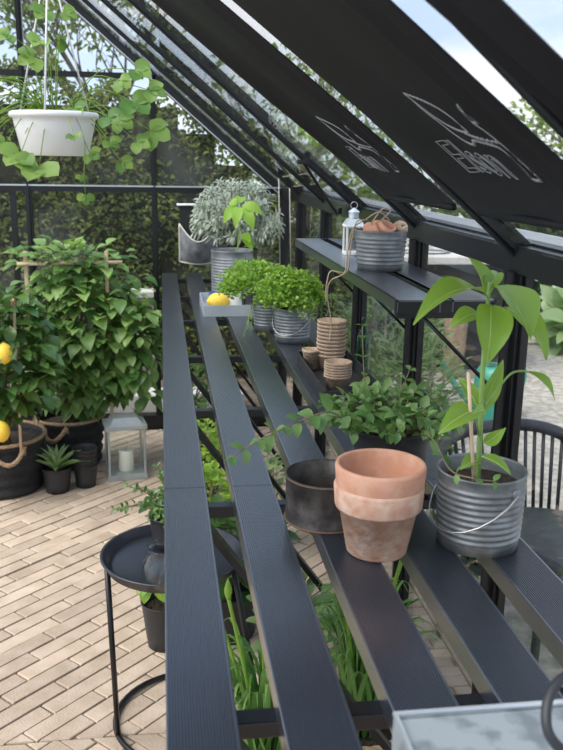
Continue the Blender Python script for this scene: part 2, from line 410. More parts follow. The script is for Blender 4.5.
def logo(t, dy, rg):
    def onc(p): return p+NB*(hoff(p.x, p.y, .457, rg)+.0034)
    leaf = [(0.9714,0.2714),(0.9264,0.2817),(0.9011,0.2928),(0.8906,0.3052),(0.8894,0.3178),(0.8912,0.3259),(0.9218,0.3201),(0.9406,0.3116),(0.9533,0.3023),(0.9625,0.2882)]
    sw = [(0.9667,0.2793),(0.9691,0.2936),(0.9582,0.3126),(0.951,0.3273),(0.9349,0.3386),(0.9157,0.3413),(0.9,0.3361),(0.8694,0.3411),(0.8540,0.3478),(0.8520,0.3617),(0.8535,0.3747),(0.8573,0.3861),(0.8395,0.3866),(0.8372,0.3754),(0.8376,0.3598),(0.8372,0.3463),(0.8425,0.3388)]
    sm = [(0.8529,0.3164),(0.8521,0.3056),(0.8438,0.2959),(0.8262,0.2986),(0.8268,0.3061),(0.8393,0.3148)]
    s2 = [(0.9038,0.3254),(0.8829,0.3321),(0.8436,0.3393),(0.8462,0.3253),(0.8529,0.3164)]
    mb = MB()
    for pl, cl in ((leaf, True), (sw, False), (sm, True), (s2, False)):
        if cl: pl = pl+[pl[0]]
        pts = [onc(V((q.y, q.x+dy, bz(q.y)))) for q in curve([(y, x, 0) for y, x in pl], 5)]
        if cl: pts = pts[:-1]
        P2 = []
        m = len(pts)
        for i in range(m if cl else m-1):
            a, b = pts[i], pts[(i+1) % m]; P2 += [a, onc(V(((a.x+b.x)/2, (a.y+b.y)/2, bz((a.x+b.x)/2))))]
        if not cl: P2.append(pts[-1])
        mb.tube(P2, .00055, 5, closed=cl)
    mb.build('leaf_emblem', M['thread'], t)
    cu = bpy.data.curves.new('lettering', 'FONT'); cu.body = 'Elson'; cu.size = .083; cu.space_character = 1.0
    cu.fill_mode = 'NONE'; cu.bevel_depth = .00042; cu.bevel_resolution = 1; cu.resolution_u = 4
    ob = bpy.data.objects.new('tmp_lettering', cu); COL.objects.link(ob)
    bpy.context.view_layer.update()
    me = bpy.data.meshes.new_from_object(ob.evaluated_get(bpy.context.evaluated_depsgraph_get()))
    bpy.data.objects.remove(ob)
    xs = [v.co.x for v in me.vertices]; w = max(xs)-min(xs); x00 = min(xs)
    ys = [v.co.y for v in me.vertices]; h0, h1 = min(ys), max(ys)
    X = V((0, -1, 0)); U = V((-1, 0, .766)).normalized()
    og = V((.386, 1.058+dy, bz(.386)))
    mb = MB(); mb.add([onc(og+X*((v.co.x-x00)*.162/w)+U*((v.co.y-h0)*.061/(h1-h0)))+NB*v.co.z for v in me.vertices], [tuple(p.vertices) for p in me.polygons], True)
    mb.build('lettering', M['thread'], t)
RG1 = [(.822, .013, .010), (.787, .010, .006)]; RG2 = [(1.362, .013, .010), (1.33, .010, .006), (1.70, .014, .010)]
b1 = blind(.772, 1.205, .457, RG1, 'dark grey roof blind with large stitched leaf emblem and lettering, nearest one fully in view')
b2 = blind(1.312, 1.745, .457, RG2, 'dark grey roof blind with small-looking stitched leaf emblem, farther from the camera')
b3 = blind(.585, .672, .457, [(.612, .010, .012), (.650, .010, .012)], 'gathered dark grey roof blind at the upper right edge, without an emblem showing')
logo(b1, 0, RG1); logo(b2, .541, RG2)
for y in (1.38, 1.62): clip_(b2, .459, y)
for y in (.88, 1.08): clip_(b1, .459, y)

# ---------------------------------------------------------------- bench (staging)
BZ = .75
def slat_mesh(x0, x1, y0, y1, zt, h, ribs=21):
    mb = MB(); w = x1-x0; prof = [(x0, zt-h), (x0, zt-.001), (x0+.001, zt)]
    e = .003; step = (w-2*e)/ribs
    for i in range(ribs):
        a = x0+e+i*step
        prof += [(a, zt), (a+step*.2, zt-.0014), (a+step*.5, zt-.0014), (a+step*.7, zt)]
    prof += [(x1-.001, zt), (x1, zt-.001), (x1, zt-h)]
    n = len(prof); vs = [(x, y0, z) for x, z in prof]+[(x, y1, z) for x, z in prof]
    fs = [(i, i+1, n+i+1, n+i) for i in range(n-1)]+[(n-1, 0, n, 2*n-1), tuple(range(n)), tuple(range(n, 2*n))[::-1]]
    mb.add(vs, fs); return mb
t = thing('staging_bench', (.25, 2.0, 0), 'long black aluminium slatted plant bench running along the glass wall', 'bench')
SX = [-.005+.1083*k for k in range(5)]
YJ = 1.288
for k, x in enumerate(SX):
    slat_mesh(x, x+.067, .30, YJ-.0008, BZ, .026).build('slat', M['slat'], t)
    slat_mesh(x, x+.067, YJ+.0008, 3.945, BZ, .026).build('slat', M['slat'], t)
CY = [.736, 1.276, 1.815, 2.343, 2.89, 3.42, 3.93]
def chan(mb, y):
    mb.box((.265, y, .7145), (.50, .024, .018), bev=.002)
for y in CY:
    mb = MB(); chan(mb, y); mb.build('crossbar', M['frame'], t)
    mb = MB(); mb.bar((.045, y+.012, .698), (.535, y+.012, -.10+.0), .026, .010) if False else mb.bar((.045, y+.012, .705), (.525, y+.012, .045), .012, .030, up=(0,1,0))
    mb.build('brace', M['frame'], t)

# upper shelf
t = thing('wall_shelf', (.45, 1.83, 1.02), 'short black two-slat shelf raised above the bench on the glass wall', 'shelf')
SHZ = 1.05
for x in (.366, .457):
    mb = MB(); mb.box((x+.036, 1.835, SHZ-.0015), (.072, 1.08, .003)); mb.box((x+.001, 1.835, SHZ-.010), (.002, 1.08, .020)); mb.box((x+.071, 1.835, SHZ-.010), (.002, 1.08, .020))
    mb.build('slat', M['slat'], t)
for y in (1.300, 2.372):
    mb = MB(); mb.box((.447, y, SHZ-.012), (.166, .008, .023), bev=.001); mb.build('end_bar', M['frame'], t)
for y in (1.30, 1.818, 2.359):
    mb = MB(); mb.box((.455, y+.012, SHZ-.026), (.17, .018, .010)); mb.tube([(.410, y+.012, SHZ-.026), (.540, y+.012, .898)], .0036, 6)
    mb.build('brace', M['frame'], t)

# ---------------------------------------------------------------- pot helpers
def shell(mb, rb, rt, z0, z1, c, th=.003, n=48, rings=0, amp=.0011, lip=.0025, sx=1, sy=1, base=True):
    prof = []
    if base: prof.append((.0005, z0))
    prof += [(rb, z0)]
    if rings:
        zs, ze = z0+(z1-z0)*.12, z0+(z1-z0)*.86
        for k in range(rings*8+1):
            q = k/(rings*8); z = zs+(ze-zs)*q; r = rb+(rt-rb)*(z-z0)/(z1-z0)
            prof.append((r+amp*math.sin(q*rings*2*PI-PI/2)+amp, z))
    else:
        for q in (.25, .5, .75): prof.append((rb+(rt-rb)*q, z0+(z1-z0)*q))
    prof += [(rt, z1-lip*1.5), (rt+lip*.7, z1-lip*.8), (rt+lip*.5, z1), (rt-lip*.5, z1), (rt-th, z1-lip)]
    prof += [(rb-th+(rt-rb)*.5, (z0+z1)/2), (rb-th, z0+th), (.0005, z0+th)] if base else [(rb-th, z0)]
    if not base: prof.append((rb, z0))
    mb.lathe(prof, c, n, sx, sy); return mb
def soil(t, c, r, z):
    mb = MB(); pr = [(r*(1-k/6), .004*math.sin(k*2.1)*(k > 0)) for k in range(6)]+[(.0005, .003)]
    mb.lathe(pr, (c[0], c[1], z), 24); mb.build('soil', M['soil'], t)
def wirehandle(t, c, r, z, drop, ang, side, name='handle', wr=.0016):
    # bail handle hanging down on one side
    a = V((math.cos(ang), math.sin(ang), 0)); b = V((-a.y, a.x, 0))*side
    C = V((c[0], c[1], z)); pts = []
    for k in range(13):
        q = PI*k/12; pts.append(C+a*(r+.004)*math.cos(q)+b*(r+.008)*math.sin(q)*1.06+V((0, 0, -drop*math.sin(q)**.9)))
    hd = MB().tube(pts, wr, 6).build(name, M['wire'], t)
    for s in (-1, 1):
        mb = MB(); p = C+a*s*(r+.001)
        mb.lathe([(.0005, .004), (.004, .003), (.007, .001), (.0075, -.001)], p, 14, rot=V((0,0,1)).rotation_difference(a*s).to_matrix()); mb.build('handle_lug', M['zinc'], hd)

def rnd(a, b): return R.uniform(a, b)
def rdir(zmin=-1, zmax=1):
    while True:
        z = rnd(zmin, zmax); a = rnd(0, 2*PI); s = math.sqrt(max(0, 1-z*z)); return V((s*math.cos(a), s*math.sin(a), z))


# terracotta pots (two nested, stacked)
def terracotta(c, z0, label, m):
    t = thing('terracotta_pot', (c[0], c[1], z0), label, 'plant pot', 'stacked terracotta pots')
    H, rb, rt = .098, .041, .056
    prof = [(.0085, 0), (rb-.003, 0), (rb, .003), (rt-.003, H-.032), (rt+.0015, H-.032), (rt+.0025, H-.029), (rt+.0045, H-.004), (rt+.003, H), (rt-.001, H), (rt-.0025, H-.003), (rt-.006, H-.032), (rb-.005, .007), (.0085, .007), (.0085, 0)]
    MB().lathe(prof, (c[0], c[1], z0), 72).build('pot_body', M[m], t); return t
terracotta((.280, 1.035), BZ, 'weathered terracotta pot, lower of the nested pair on the bench', 'terra')
terracotta((.281, 1.035), BZ+.0275, 'clean-rimmed terracotta pot, upper of the nested pair on the bench', 'terrau')

# tin ring
t = thing('tin_ring', (.232, 1.150, BZ), 'dark rusty open steel ring standing beside the terracotta pots', 'metal ring')
mb = MB(); c = (.232, 1.150, BZ); r, h, th = .0600, .070, .0013
prof = [(r, .000), (r+.002, .002), (r, .004), (r, h*.5), (r, h-.003), (r+.002, h-.001), (r, h), (r-th, h), (r-th, h*.5), (r-th, 0), (r, 0)]
mb.lathe(prof, c, 64); mb.build('ring_wall', M['rust'], t)
for z in (.002, h-.002): MB().tube([(c[0]+(r+.0007)*math.cos(a*PI/32), c[1]+(r+.0007)*math.sin(a*PI/32), BZ+z) for a in range(64)], .0016, 6, closed=True).build('rolled_edge', M['rustrim'], t)

# right zinc bucket with pepper plant
def zinc_bucket(c, z0, rb, rt, H, rings, label, group, hang=None, soilz=.8, amp=.0016, cat='bucket'):
    amp *= .62
    t = thing('zinc_bucket', (c[0], c[1], z0), label, cat, group)
    MB_ = MB(); shell(MB_, rb, rt, z0, z0+H, (c[0], c[1], 0), .002, 56, rings, amp); MB_.build('bucket_body', M['zinc'], t)
    if hang: wirehandle(t, c, rt, z0+H*.82, *hang)
    if soilz: soil(t, c, rb+(rt-rb)*soilz-.004, z0+H*soilz)
    return t
GZ = 'galvanised ribbed buckets'
pt = zinc_bucket((.428, 1.050), BZ, .0555, .0595, .108, 9, 'large ribbed zinc bucket holding a young pepper plant, right of the terracotta pots', GZ, (.055, math.radians(-62), -1), .80)
MB().tube(curve([(.423,1.05,.825),(.421,1.05,.912),(.418,1.05,.996),(.422,1.06,1.075),(.422,1.06,1.112)]), .0042, 8, r1=.0026).build('stem', M['stem'], pt)
MB().tube(curve([(.424,1.05,.947),(.45,1.07,.965),(.472,1.08,.983),(.492,1.08,.986)]), .0016, 6).build('leaf_stalk', M['stem'], pt)
MB().tube([(.412,1.03,.825),(.387,1.02,1.001)], .0024, 8).build('cane', M['bamboo'], pt)
PL = [((.412,1.05,1.100),(.298,.98,1.071),.040,.16,'lance',(.1,-.2,1)),((.424,1.05,1.108),(.446,.975,1.052),.058,.12,'ovate',(.3,-.8,.6)),((.410,1.02,1.088),(.396,.985,1.018),.050,.08,'heart',(0,-1,.35)),
 ((.415,1.07,1.068),(.371,1.06,1.050),.026,.16,'ovate',(0,-.6,.8)),((.455,1.08,1.075),(.506,1.05,1.008),.040,.14,'ovate',(.4,-.8,.5)),((.424,1.07,1.090),(.403,1.09,1.140),.030,.1,'ovate',(.5,-.8,.3)),
 ((.489,1.08,.986),(.526,1.055,.950),.020,.14,'lance',(.5,-.6,.6)),((.430,1.08,.928),(.462,1.09,1.000),.024,.05,'ovate',(0,-1,.3)),((.403,1.03,.946),(.345,1.0,.925),.034,.14,'ovate',(0,-.6,.8)),
 ((.421,1.03,.90),(.440,1.01,.928),.018,.1,'ovate',(0,-1,.5)),((.418,1.06,.942),(.400,1.09,.975),.022,.1,'ovate',(0,-.7,.6)),((.404,1.0,.955),(.380,.98,.957),.016,.1,'ovate',(0,-.8,.6)),
 ((.421,1.04,.878),(.452,1.01,.862),.018,.1,'ovate',(0,-.4,.9)),((.418,1.04,.872),(.385,1.02,.868),.022,.1,'ovate',(0,-.4,.9)),((.422,1.06,1.10),(.452,1.11,1.118),.024,.1,'ovate',(0,-.4,.9))]
for a, b, w, sg, shp, nn in PL:
    mb = MB(); mb.leaf(a, b, w, nn, sg, shp, 14, .26, .035); lf = mb.build('leaf', M['L_pepper'], pt)
    A, B = V(a), V(b); d = (B-A).normalized(); sd = d.cross(V(nn)).normalized(); up_ = sd.cross(d); L = (B-A).length
    def lp(q): return A+(B-A)*q+up_*(L*sg*4*q*(1-q)+.0004)
    mb = MB(); mb.tube([lp(q/12) for q in range(13)], .0007, 5, r1=.0003); mb.build('midrib', M['vein'], lf)
for a, b in (((.422,1.06,1.09),(.412,1.05,1.10)), ((.421,1.058,1.08),(.410,1.02,1.088)), ((.422,1.06,1.07),(.415,1.07,1.068)), ((.422,1.06,1.06),(.455,1.08,1.075)), ((.421,1.05,.90),(.403,1.03,.946))):
    MB().tube([a, b], .0012, 5).build('leaf_stalk', M['stem'], pt)

# mint in black pot
def sprig(mbL, mbS, pts, n, L, W, shape='ovate', r=.0014, hang=0.3, s0=0.15):
    c = curve(pts, 6); mbS.tube(c, r, 5, r1=r*.6); m = len(c)-1
    for k in range(n):
        q = s0+(1-s0)*k/max(1, n-1); i = min(int(q*m), m-1); p = c[i].lerp(c[i+1], min(1, q*m-i)); tg = (c[i+1]-c[i]).normalized()
        ax = Quaternion(tg, (PI/2)*(k % 2)+rnd(-.4, .4)); side = tg.cross(V((.3, .2, 1)))
        if side.length < .1: side = V((1, 0, 0))
        side = ax @ side.normalized(); sc = (1-.45*q)*rnd(.8, 1.15)
        for sg in (-1, 1):
            d = (side*sg+tg*.45+V((0, 0, -hang*rnd(.2, 1.3)))).normalized()
            mbL.leaf(p, p+d*L*sc, W*sc, (rnd(-.3, .3), rnd(-.6, 0), 1), .08, shape, 5, .15, .03)
t = thing('potted_mint', (.378, 1.335, BZ), 'bushy green mint with trailing stems in a black pot behind the terracotta pots', 'potted plant')
mb = MB(); shell(mb, .056, .069, BZ, BZ+.082, (.378, 1.335, 0), .003, 40, lip=.004); mb.build('pot', M['plastic'], t)
soil(t, (.378, 1.335), .062, BZ+.070)
ml, ms = MB(), MB()
sprig(ml, ms, [(.33,1.32,.82),(.294,1.27,.853),(.252,1.24,.885),(.208,1.22,.88),(.169,1.2,.871),(.131,1.18,.86),(.094,1.16,.845)], 9, .040, .025, hang=.5, s0=.25)
sprig(ml, ms, [(.40,1.30,.82),(.401,1.22,.85),(.381,1.11,.873),(.368,1.01,.872),(.385,.972,.874),(.414,.975,.868)], 6, .024, .014, hang=.5)
sprig(ml, ms, [(.35,1.37,.82),(.343,1.4,.90),(.341,1.42,.985)], 4, .030, .015, s0=.5)
sprig(ml, ms, [(.38,1.36,.82),(.40,1.38,.861),(.418,1.38,.915)], 4, .036, .018, s0=.4)
for k in range(80):
    a = rnd(0, 2*PI); rr = .058*math.sqrt(R.random()); q = rnd(.02, .075)
    p0 = V((.378+rr*math.cos(a), 1.335+rr*math.sin(a), BZ+.075)); o = V((math.cos(a), math.sin(a), 0))*(rr*.9+.008)
    sprig(ml, ms, [p0, p0+o*.5+V((0, 0, q*.7)), p0+o*1.05+V((0, 0, q*(1-rr*5)))], R.choice((2, 3, 3)), .035, .023, s0=.5)
ms.build('stems', M['brstem'], t); ml.build('foliage', M['L_mint'], t)

# black tray with peat pots + green bottle
t = thing('black_seed_tray', (.405, 1.91, BZ), 'long black metal tray holding brown peat pots on the bench', 'tray')
mb = MB(); x0, x1, y0, y1, h = .338, .470, 1.72, 2.11, .036
mb.box(((x0+x1)/2, (y0+y1)/2, BZ+.002), (x1-x0, y1-y0, .003))
for xx in (x0, x1): mb.box((xx, (y0+y1)/2, BZ+h/2), (.003, y1-y0, h))
for yy in (y0, y1): mb.box(((x0+x1)/2, yy, BZ+h/2), (x1-x0, .003, h))
mb.build('tray_body', M['plastic'], t)
def peat_pot(c, z0, rb, rt, H, label):
    o = thing('peat_pot', (c[0], c[1], z0), label, 'peat pot', 'peat pots in the black tray')
    mb = MB(); prof = [(.0005, 0), (rb, 0), (rb+(rt-rb)*.85, H*.85), (rt+.001, H*.87), (rt+.0015, H), (rt-.002, H), (rb-.003, .003), (.0005, .003)]
    mb.lathe(prof, (c[0], c[1], z0), 28); mb.build('pot_body', M['peat'], o)
for k in range(10): peat_pot((.412+rnd(-.0008,.0008), 2.04), BZ+.006+k*.0093, .026, .035, .040, 'brown peat pot in the taller stack, %s' % ['at the very bottom','second from the bottom','third from the bottom','fourth from the bottom','fifth from the bottom','fifth from the top','fourth from the top','third from the top','just under the topmost','topmost with its open mouth showing'][k])
for k in range(6): peat_pot((.390+rnd(-.0008,.0008), 1.845), BZ+.006+k*.0062, .024, .0305, .034, 'brown peat pot in the shorter front stack, %s' % ['at the very bottom','second from the bottom','third from the bottom','third from the top','just under the topmost','topmost of that stack'][k])
peat_pot((.364, 2.045), BZ+.006, .018, .023, .05, 'single small brown peat pot at the far end of the black tray')
t = thing('glass_bottle', (.497, 2.05, BZ), 'tall narrow greenish glass bottle standing behind the peat pots', 'bottle')
MB().lathe([(.0005, 0), (.015, 0), (.017, .004), (.017, .085), (.011, .10), (.0065, .108), (.0065, .128), (.008, .130), (.0075, .132), (.0055, .131), (.0055, .108), (.015, .085), (.015, .005), (.0005, .004)], (.497, 2.05, BZ), 24).build('bottle_body', M['greenglass'], t)

# parsley + thyme buckets
def herb(mbL, mbS, c, z0, R_, hz, n, leaf, W, dx=0, nl=9, shape='obov'):
    for k in range(n):
        d = rdir(.05, 1); tip = V((c[0]+dx+d.x*R_, c[1]+d.y*R_, z0+d.z*hz*rnd(.75, 1.05)))
        b = V((c[0]+d.x*.02, c[1]+d.y*.02, z0-.02)); mid = (b+tip)/2+V((0, 0, hz*.2))
        if k % 3 == 0: mbS.tube([b, mid, tip], .0011, 4)
        for j in range(nl):
            o = tip+V((rnd(-1, 1), rnd(-1, 1), rnd(-.8, .6)))*.018; e = rdir(-.2, .9)
            mbL.leaf(o, o+e*leaf*rnd(.7, 1.2), W, (rnd(-1, 1), rnd(-1, .5), 1), .1, shape, 2, .3, .12)
t = zinc_bucket((.371, 2.415), BZ, .050, .053, .098, 8, 'ribbed zinc bucket of curly parsley, front one of the pair on the bench', GZ, (.055, math.radians(-30), -1), .85)
ml, ms = MB(), MB(); herb(ml, ms, (.362, 2.415), BZ+.11, .088, .095, 180, .013, .012)
ml.build('parsley_foliage', M['L_parsley'], t); ms.build('stems', M['stem'], t)
ml, ms = MB(), MB()
for k in range(34):
    a = rnd(-1.9, .7); l = rnd(.08, .15); b = V((.371, 2.415, BZ+.09))
    e = b+V((math.cos(a)*l, math.sin(a)*l, rnd(-.01, .045)))
    sprig(ml, ms, [b, (b+e)/2+V((0, 0, .018)), e], 13, .014, .005, 'lance', .0008, 0)
ml.build('thyme_foliage', M['L_thyme'], t); ms.build('thyme_stems', M['stem'], t)
t = zinc_bucket((.322, 2.59), BZ, .044, .048, .105, 8, 'ribbed zinc bucket of curly parsley, rear one of the pair on the bench', GZ, (.05, math.radians(200), -1), .85)
ml, ms = MB(), MB(); herb(ml, ms, (.315, 2.59), BZ+.11, .105, .100, 190, .013, .012, -.03)
ml.build('parsley_foliage', M['L_parsley'], t); ms.build('stems', M['stem'], t)
ml, ms = MB(), MB()
for e in ((.225, 2.40, .762), (.235, 2.36, .80), (.25, 2.42, .77)):
    sprig(ml, ms, [(.30, 2.56, BZ+.09), (.262, 2.50, BZ+.095), ((.262+e[0])/2, 2.45, (e[2]+.84)/2), e], 10, .012, .004, 'lance', .0009, 0)
ml.build('trailing_foliage', M['L_parsley'], t); ms.build('trailing_stems', M['stem'], t)

# zinc tray with lemon etc.
t = thing('zinc_tray', (.243, 2.96, BZ), 'shallow square galvanised tray on the bench holding a lemon and small pots', 'tray')
mb = MB(); x0, x1, y0, y1, h = .132, .348, 2.815, 3.10, .038
mb.box(((x0+x1)/2, (y0+y1)/2, BZ+.002), (x1-x0, y1-y0, .003))
for xx in (x0, x1): mb.box((xx, (y0+y1)/2, BZ+h/2), (.003, y1-y0, h))
for yy in (y0, y1): mb.box(((x0+x1)/2, yy, BZ+h/2), (x1-x0, .003, h))
mb.build('tray_body', M['zinclight'], t)
def lemon(c, r, label, rot=0.0, group=None, name='lemon', vert=False):
    t = thing(name, c, label, 'lemon', group)
    prof = []
    for k in range(17):
        q = PI*k/16; z = -math.cos(q)*r*1.25; rr = math.sin(q)*r
        if k in (0, 16): rr = .0004; z *= 1.08
        elif k in (1, 15): z *= 1.05; rr *= .8
        prof.append((rr, z))
    m = Matrix.Rotation(rot, 3, 'Z') @ Matrix.Rotation(0 if vert else PI/2, 3, 'Y')
    MB().lathe(prof, c, 24, rot=m).build('peel', M['lemon'], t)
    MB().lathe([(.0005, .002), (r*.12, .001), (r*.1, -.003)], V(c)+m @ V((0, 0, r*1.33)), 8, rot=m).build('stalk_end', M['stem'], t)
lemon((.185, 2.90, BZ+.0385), .029, 'yellow lemon lying at the left of the zinc tray')
def smallpot(c, z0, rb, rt, H, m, name, label, cat='pot', group=None, sl=True):
    t = thing(name, (c[0], c[1], z0), label, cat, group); mb = MB(); shell(mb, rb, rt, z0, z0+H, (c[0], c[1], 0), .002, 28, lip=.002); mb.build('pot_body', M[m], t)
    if sl: soil(t, c, rb+(rt-rb)*.8-.003, z0+H*.8)
    return t
smallpot((.240, 2.92), BZ+.004, .024, .027, .062, 'cream', 'small_pot', 'small cream pot in the middle of the zinc tray')
for k, c in enumerate(((.300, 2.93), (.300, 3.0))): smallpot(c, BZ+.004, .024, .028, .058, 'plastic', 'small_pot', ['small black pot at the front right corner of the zinc tray', 'small black pot behind another in the zinc tray'][k], 'pot', 'black pots in the zinc tray')
t = smallpot((.185, 3.0), BZ+.004, .026, .026, .05, 'blue', 'blue_tin', 'small round blue tin at the back of the zinc tray', 'tin', None, False)
MB().lathe([(.0266, .018), (.0268, .019), (.0268, .034), (.0266, .035)], (.185, 3.0, BZ+.004), 28).build('pale_band', M['white'], t)

# large zinc pot with seedling + sage shrub behind
t = zinc_bucket((.262, 3.25), BZ, .078, .080, .178, 12, 'large pale ribbed zinc bucket with a bright bean seedling, behind the zinc tray', GZ, None, .9, .0012)
MB().tube(curve([(.272,3.25,.90),(.285,3.25,.95),(.29,3.24,1.03),(.285,3.23,1.085)]), .003, 6).build('stem', M['stem'], t)
mb = MB()
for tip, w in (((.225,3.20,1.03),.045),((.265,3.16,1.015),.042),((.335,3.18,1.005),.050),((.375,3.22,1.06),.050),((.30,3.30,1.12),.04),((.25,3.25,1.10),.045)):
    s = V((.285,3.23,1.085)).lerp(V(tip), .12); mb.leaf(s+V((0,0,.012)), tip, w, (0,-.7,.7), .18, 'ovate', 8, .12)
for tip in ((.335,3.2,.93), (.325,3.19,.96)): mb.leaf((.30,3.24,.99), tip, .038, (0,-.8,.5), .1, 'ovate', 8, .12)
mb.build('foliage', M['L_seed'], t)
t = thing('silver_leaf_shrub', (.30, 3.56, BZ), 'bushy silver-leaved shrub in a dark pot at the far end of the bench', 'potted plant')
mb = MB(); shell(mb, .075, .095, BZ, BZ+.15, (.30, 3.56, 0), .003, 36, lip=.004); mb.build('pot', M['plastic'], t); soil(t, (.30, 3.56), .085, BZ+.135)
ml, ms = MB(), MB()
for k in range(170):
    d = rdir(-.15, 1); b = V((.30, 3.56, BZ+.14)); tip = V((.305+d.x*.185, 3.54+d.y*.16, .985+d.z*.205*rnd(.85, 1.08)))
    sprig(ml, ms, [b, (b+tip)/2+V((d.x*.02, d.y*.02, .03)), tip], 10, .052, .013, 'lance', .0016, -.1, .35)
ml.build('foliage', M['L_sage'], t); ms.build('stems', M['brstem'], t)

# hanging felt pocket planter
t = thing('felt_wall_planter', (.155, 3.88, 1.06), 'grey felt pocket planter with cream edging hanging on the end wall', 'wall planter')
mb = MB(); vs = []; NS = 16
for j in range(6):
    zz = [1.055, 1.0, .95, .90, .84, .805][j]
    for i in range(NS+1):
        q = i/NS; x = .078+.165*q
        vs.append((x, 3.93, zz+.0*q))
mb.add(vs, [(j*(NS+1)+i, j*(NS+1)+i+1, (j+1)*(NS+1)+i+1, (j+1)*(NS+1)+i) for j in range(5) for i in range(NS)])
mb.add([(x, y+.004, z) for x, y, z in vs], [(j*(NS+1)+i, (j+1)*(NS+1)+i, (j+1)*(NS+1)+i+1, j*(NS+1)+i+1) for j in range(5) for i in range(NS)])
mb.build('back_panel', M['feltin'], t)
mb = MB(); vs = []; edge = []
for j in range(7):
    for i in range(NS+1):
        q = i/NS; x = .076+.169*q; top = .975-.075*math.sin(PI*min(1, q*1.0))*1.0-.0*q; bot = .805-.010*math.sin(PI*q)
        z = top+(bot-top)*j/6; y = 3.925-.075*math.sin(PI*q)*math.sin(PI*(1-j/6)*.5+.25)
        vs.append((x, y, z))
        if j == 0: edge.append((x, y, z))
n1 = NS+1
mb.add(vs+[(x, y+.004, z) for x, y, z in vs], [(j*n1+i, j*n1+i+1, (j+1)*n1+i+1, (j+1)*n1+i) for j in range(6) for i in range(NS)]+[(7*n1+j*n1+i, 7*n1+(j+1)*n1+i, 7*n1+(j+1)*n1+i+1, 7*n1+j*n1+i+1) for j in range(6) for i in range(NS)], True)
mb.build('front_pocket', M['felt'], t)
sides = [vs[j*n1] for j in range(7)]; bots = [vs[6*n1+i] for i in range(n1)]; sr = [vs[j*n1+NS] for j in range(6, -1, -1)]
MB().tube(edge[::-1]+sides+bots+sr, .0035, 6).build('edge_piping', M['piping'], t)
MB().tube([(.066, 3.925, 1.06), (.33, 3.925, 1.062)], .005, 8).build('hanging_rod', M['white'], t)

# shelf bucket with mini pots, twine, lantern
t = zinc_bucket((.437, 1.690), SHZ, .0455, .0520, .079, 7, 'small ribbed zinc bucket full of twine and mini pots on the raised shelf', GZ, None, 0, .0014)
def minipot(c, rot, label):
    t = thing('mini_pot', c, label, 'plant pot', 'mini terracotta pots in the shelf bucket')
    MB().lathe([(.0005, 0), (.011, 0), (.0145, .022), (.0165, .022), (.0170, .032), (.0145, .032), (.010, .002), (.0005, .002)], c, 22, rot=rot).build('pot_body', M['terra2'], t)
minipot((.398, 1.672, SHZ+.068), Matrix.Rotation(1.2, 3, 'Y') @ Matrix.Rotation(.2, 3, 'X'), 'tiny orange terracotta pot lying on its side at the left of the shelf bucket')
minipot((.428, 1.662, SHZ+.066), Matrix.Rotation(.5, 3, 'X') @ Matrix.Rotation(.4, 3, 'Y'), 'tiny orange terracotta pot tipped in the middle of the shelf bucket')
minipot((.408, 1.705, SHZ+.078), Matrix.Rotation(1.5, 3, 'Y') @ Matrix.Rotation(-.3, 3, 'X'), 'tiny terracotta pot lying across the top of the shelf bucket')
minipot((.452, 1.675, SHZ+.060), Matrix.Rotation(.3, 3, 'Y'), 'tiny terracotta pot standing toward the right of the shelf bucket')
def ball(c, r, label):
    t = thing('twine_ball', c, label, 'ball of twine', 'twine balls in the shelf bucket'); mb = MB()
    for k in range(7):
        q = Quaternion(rdir(), rnd(0, 3)).to_matrix()
        mb.tube([V(c)+q @ V((r*math.cos(a*PI/10), r*math.sin(a*PI/10), .15*r*math.sin(a*PI/5))) for a in range(20)], r*.28, 6, closed=True)
    mb.build('wound_twine', M['twine'], t)
ball((.470, 1.672, SHZ+.083), .013, 'small pale ball of twine at the right of the shelf bucket')
ball((.418, 1.715, SHZ+.080), .010, 'small pale ball of twine at the back of the shelf bucket')
mb = MB(); mb.tube(curve([(.445,1.66,1.150),(.422,1.655,1.166),(.395,1.66,1.150),(.368,1.64,1.135),(.355,1.62,1.10),(.352,1.625,1.055),(.345,1.63,1.045),(.330,1.66,1.03),(.332,1.70,.995),(.350,1.745,.935),(.349,1.75,.885)]), .0013, 5)
mb.tube(curve([(.40,1.66,1.150),(.376,1.65,1.146),(.362,1.63,1.10),(.360,1.64,1.054),(.344,1.64,1.050),(.327,1.65,1.05),(.322,1.66,1.02),(.326,1.68,.985)]), .0013, 5)
mb.tube(curve([(.41,1.668,1.142),(.43,1.66,1.172),(.445,1.658,1.168),(.43,1.665,1.150)]), .0016, 5)
tag(mb.build('jute_twine', M['twine']), 'loose natural twine trailing from the shelf bucket over the shelf edge', 'twine')
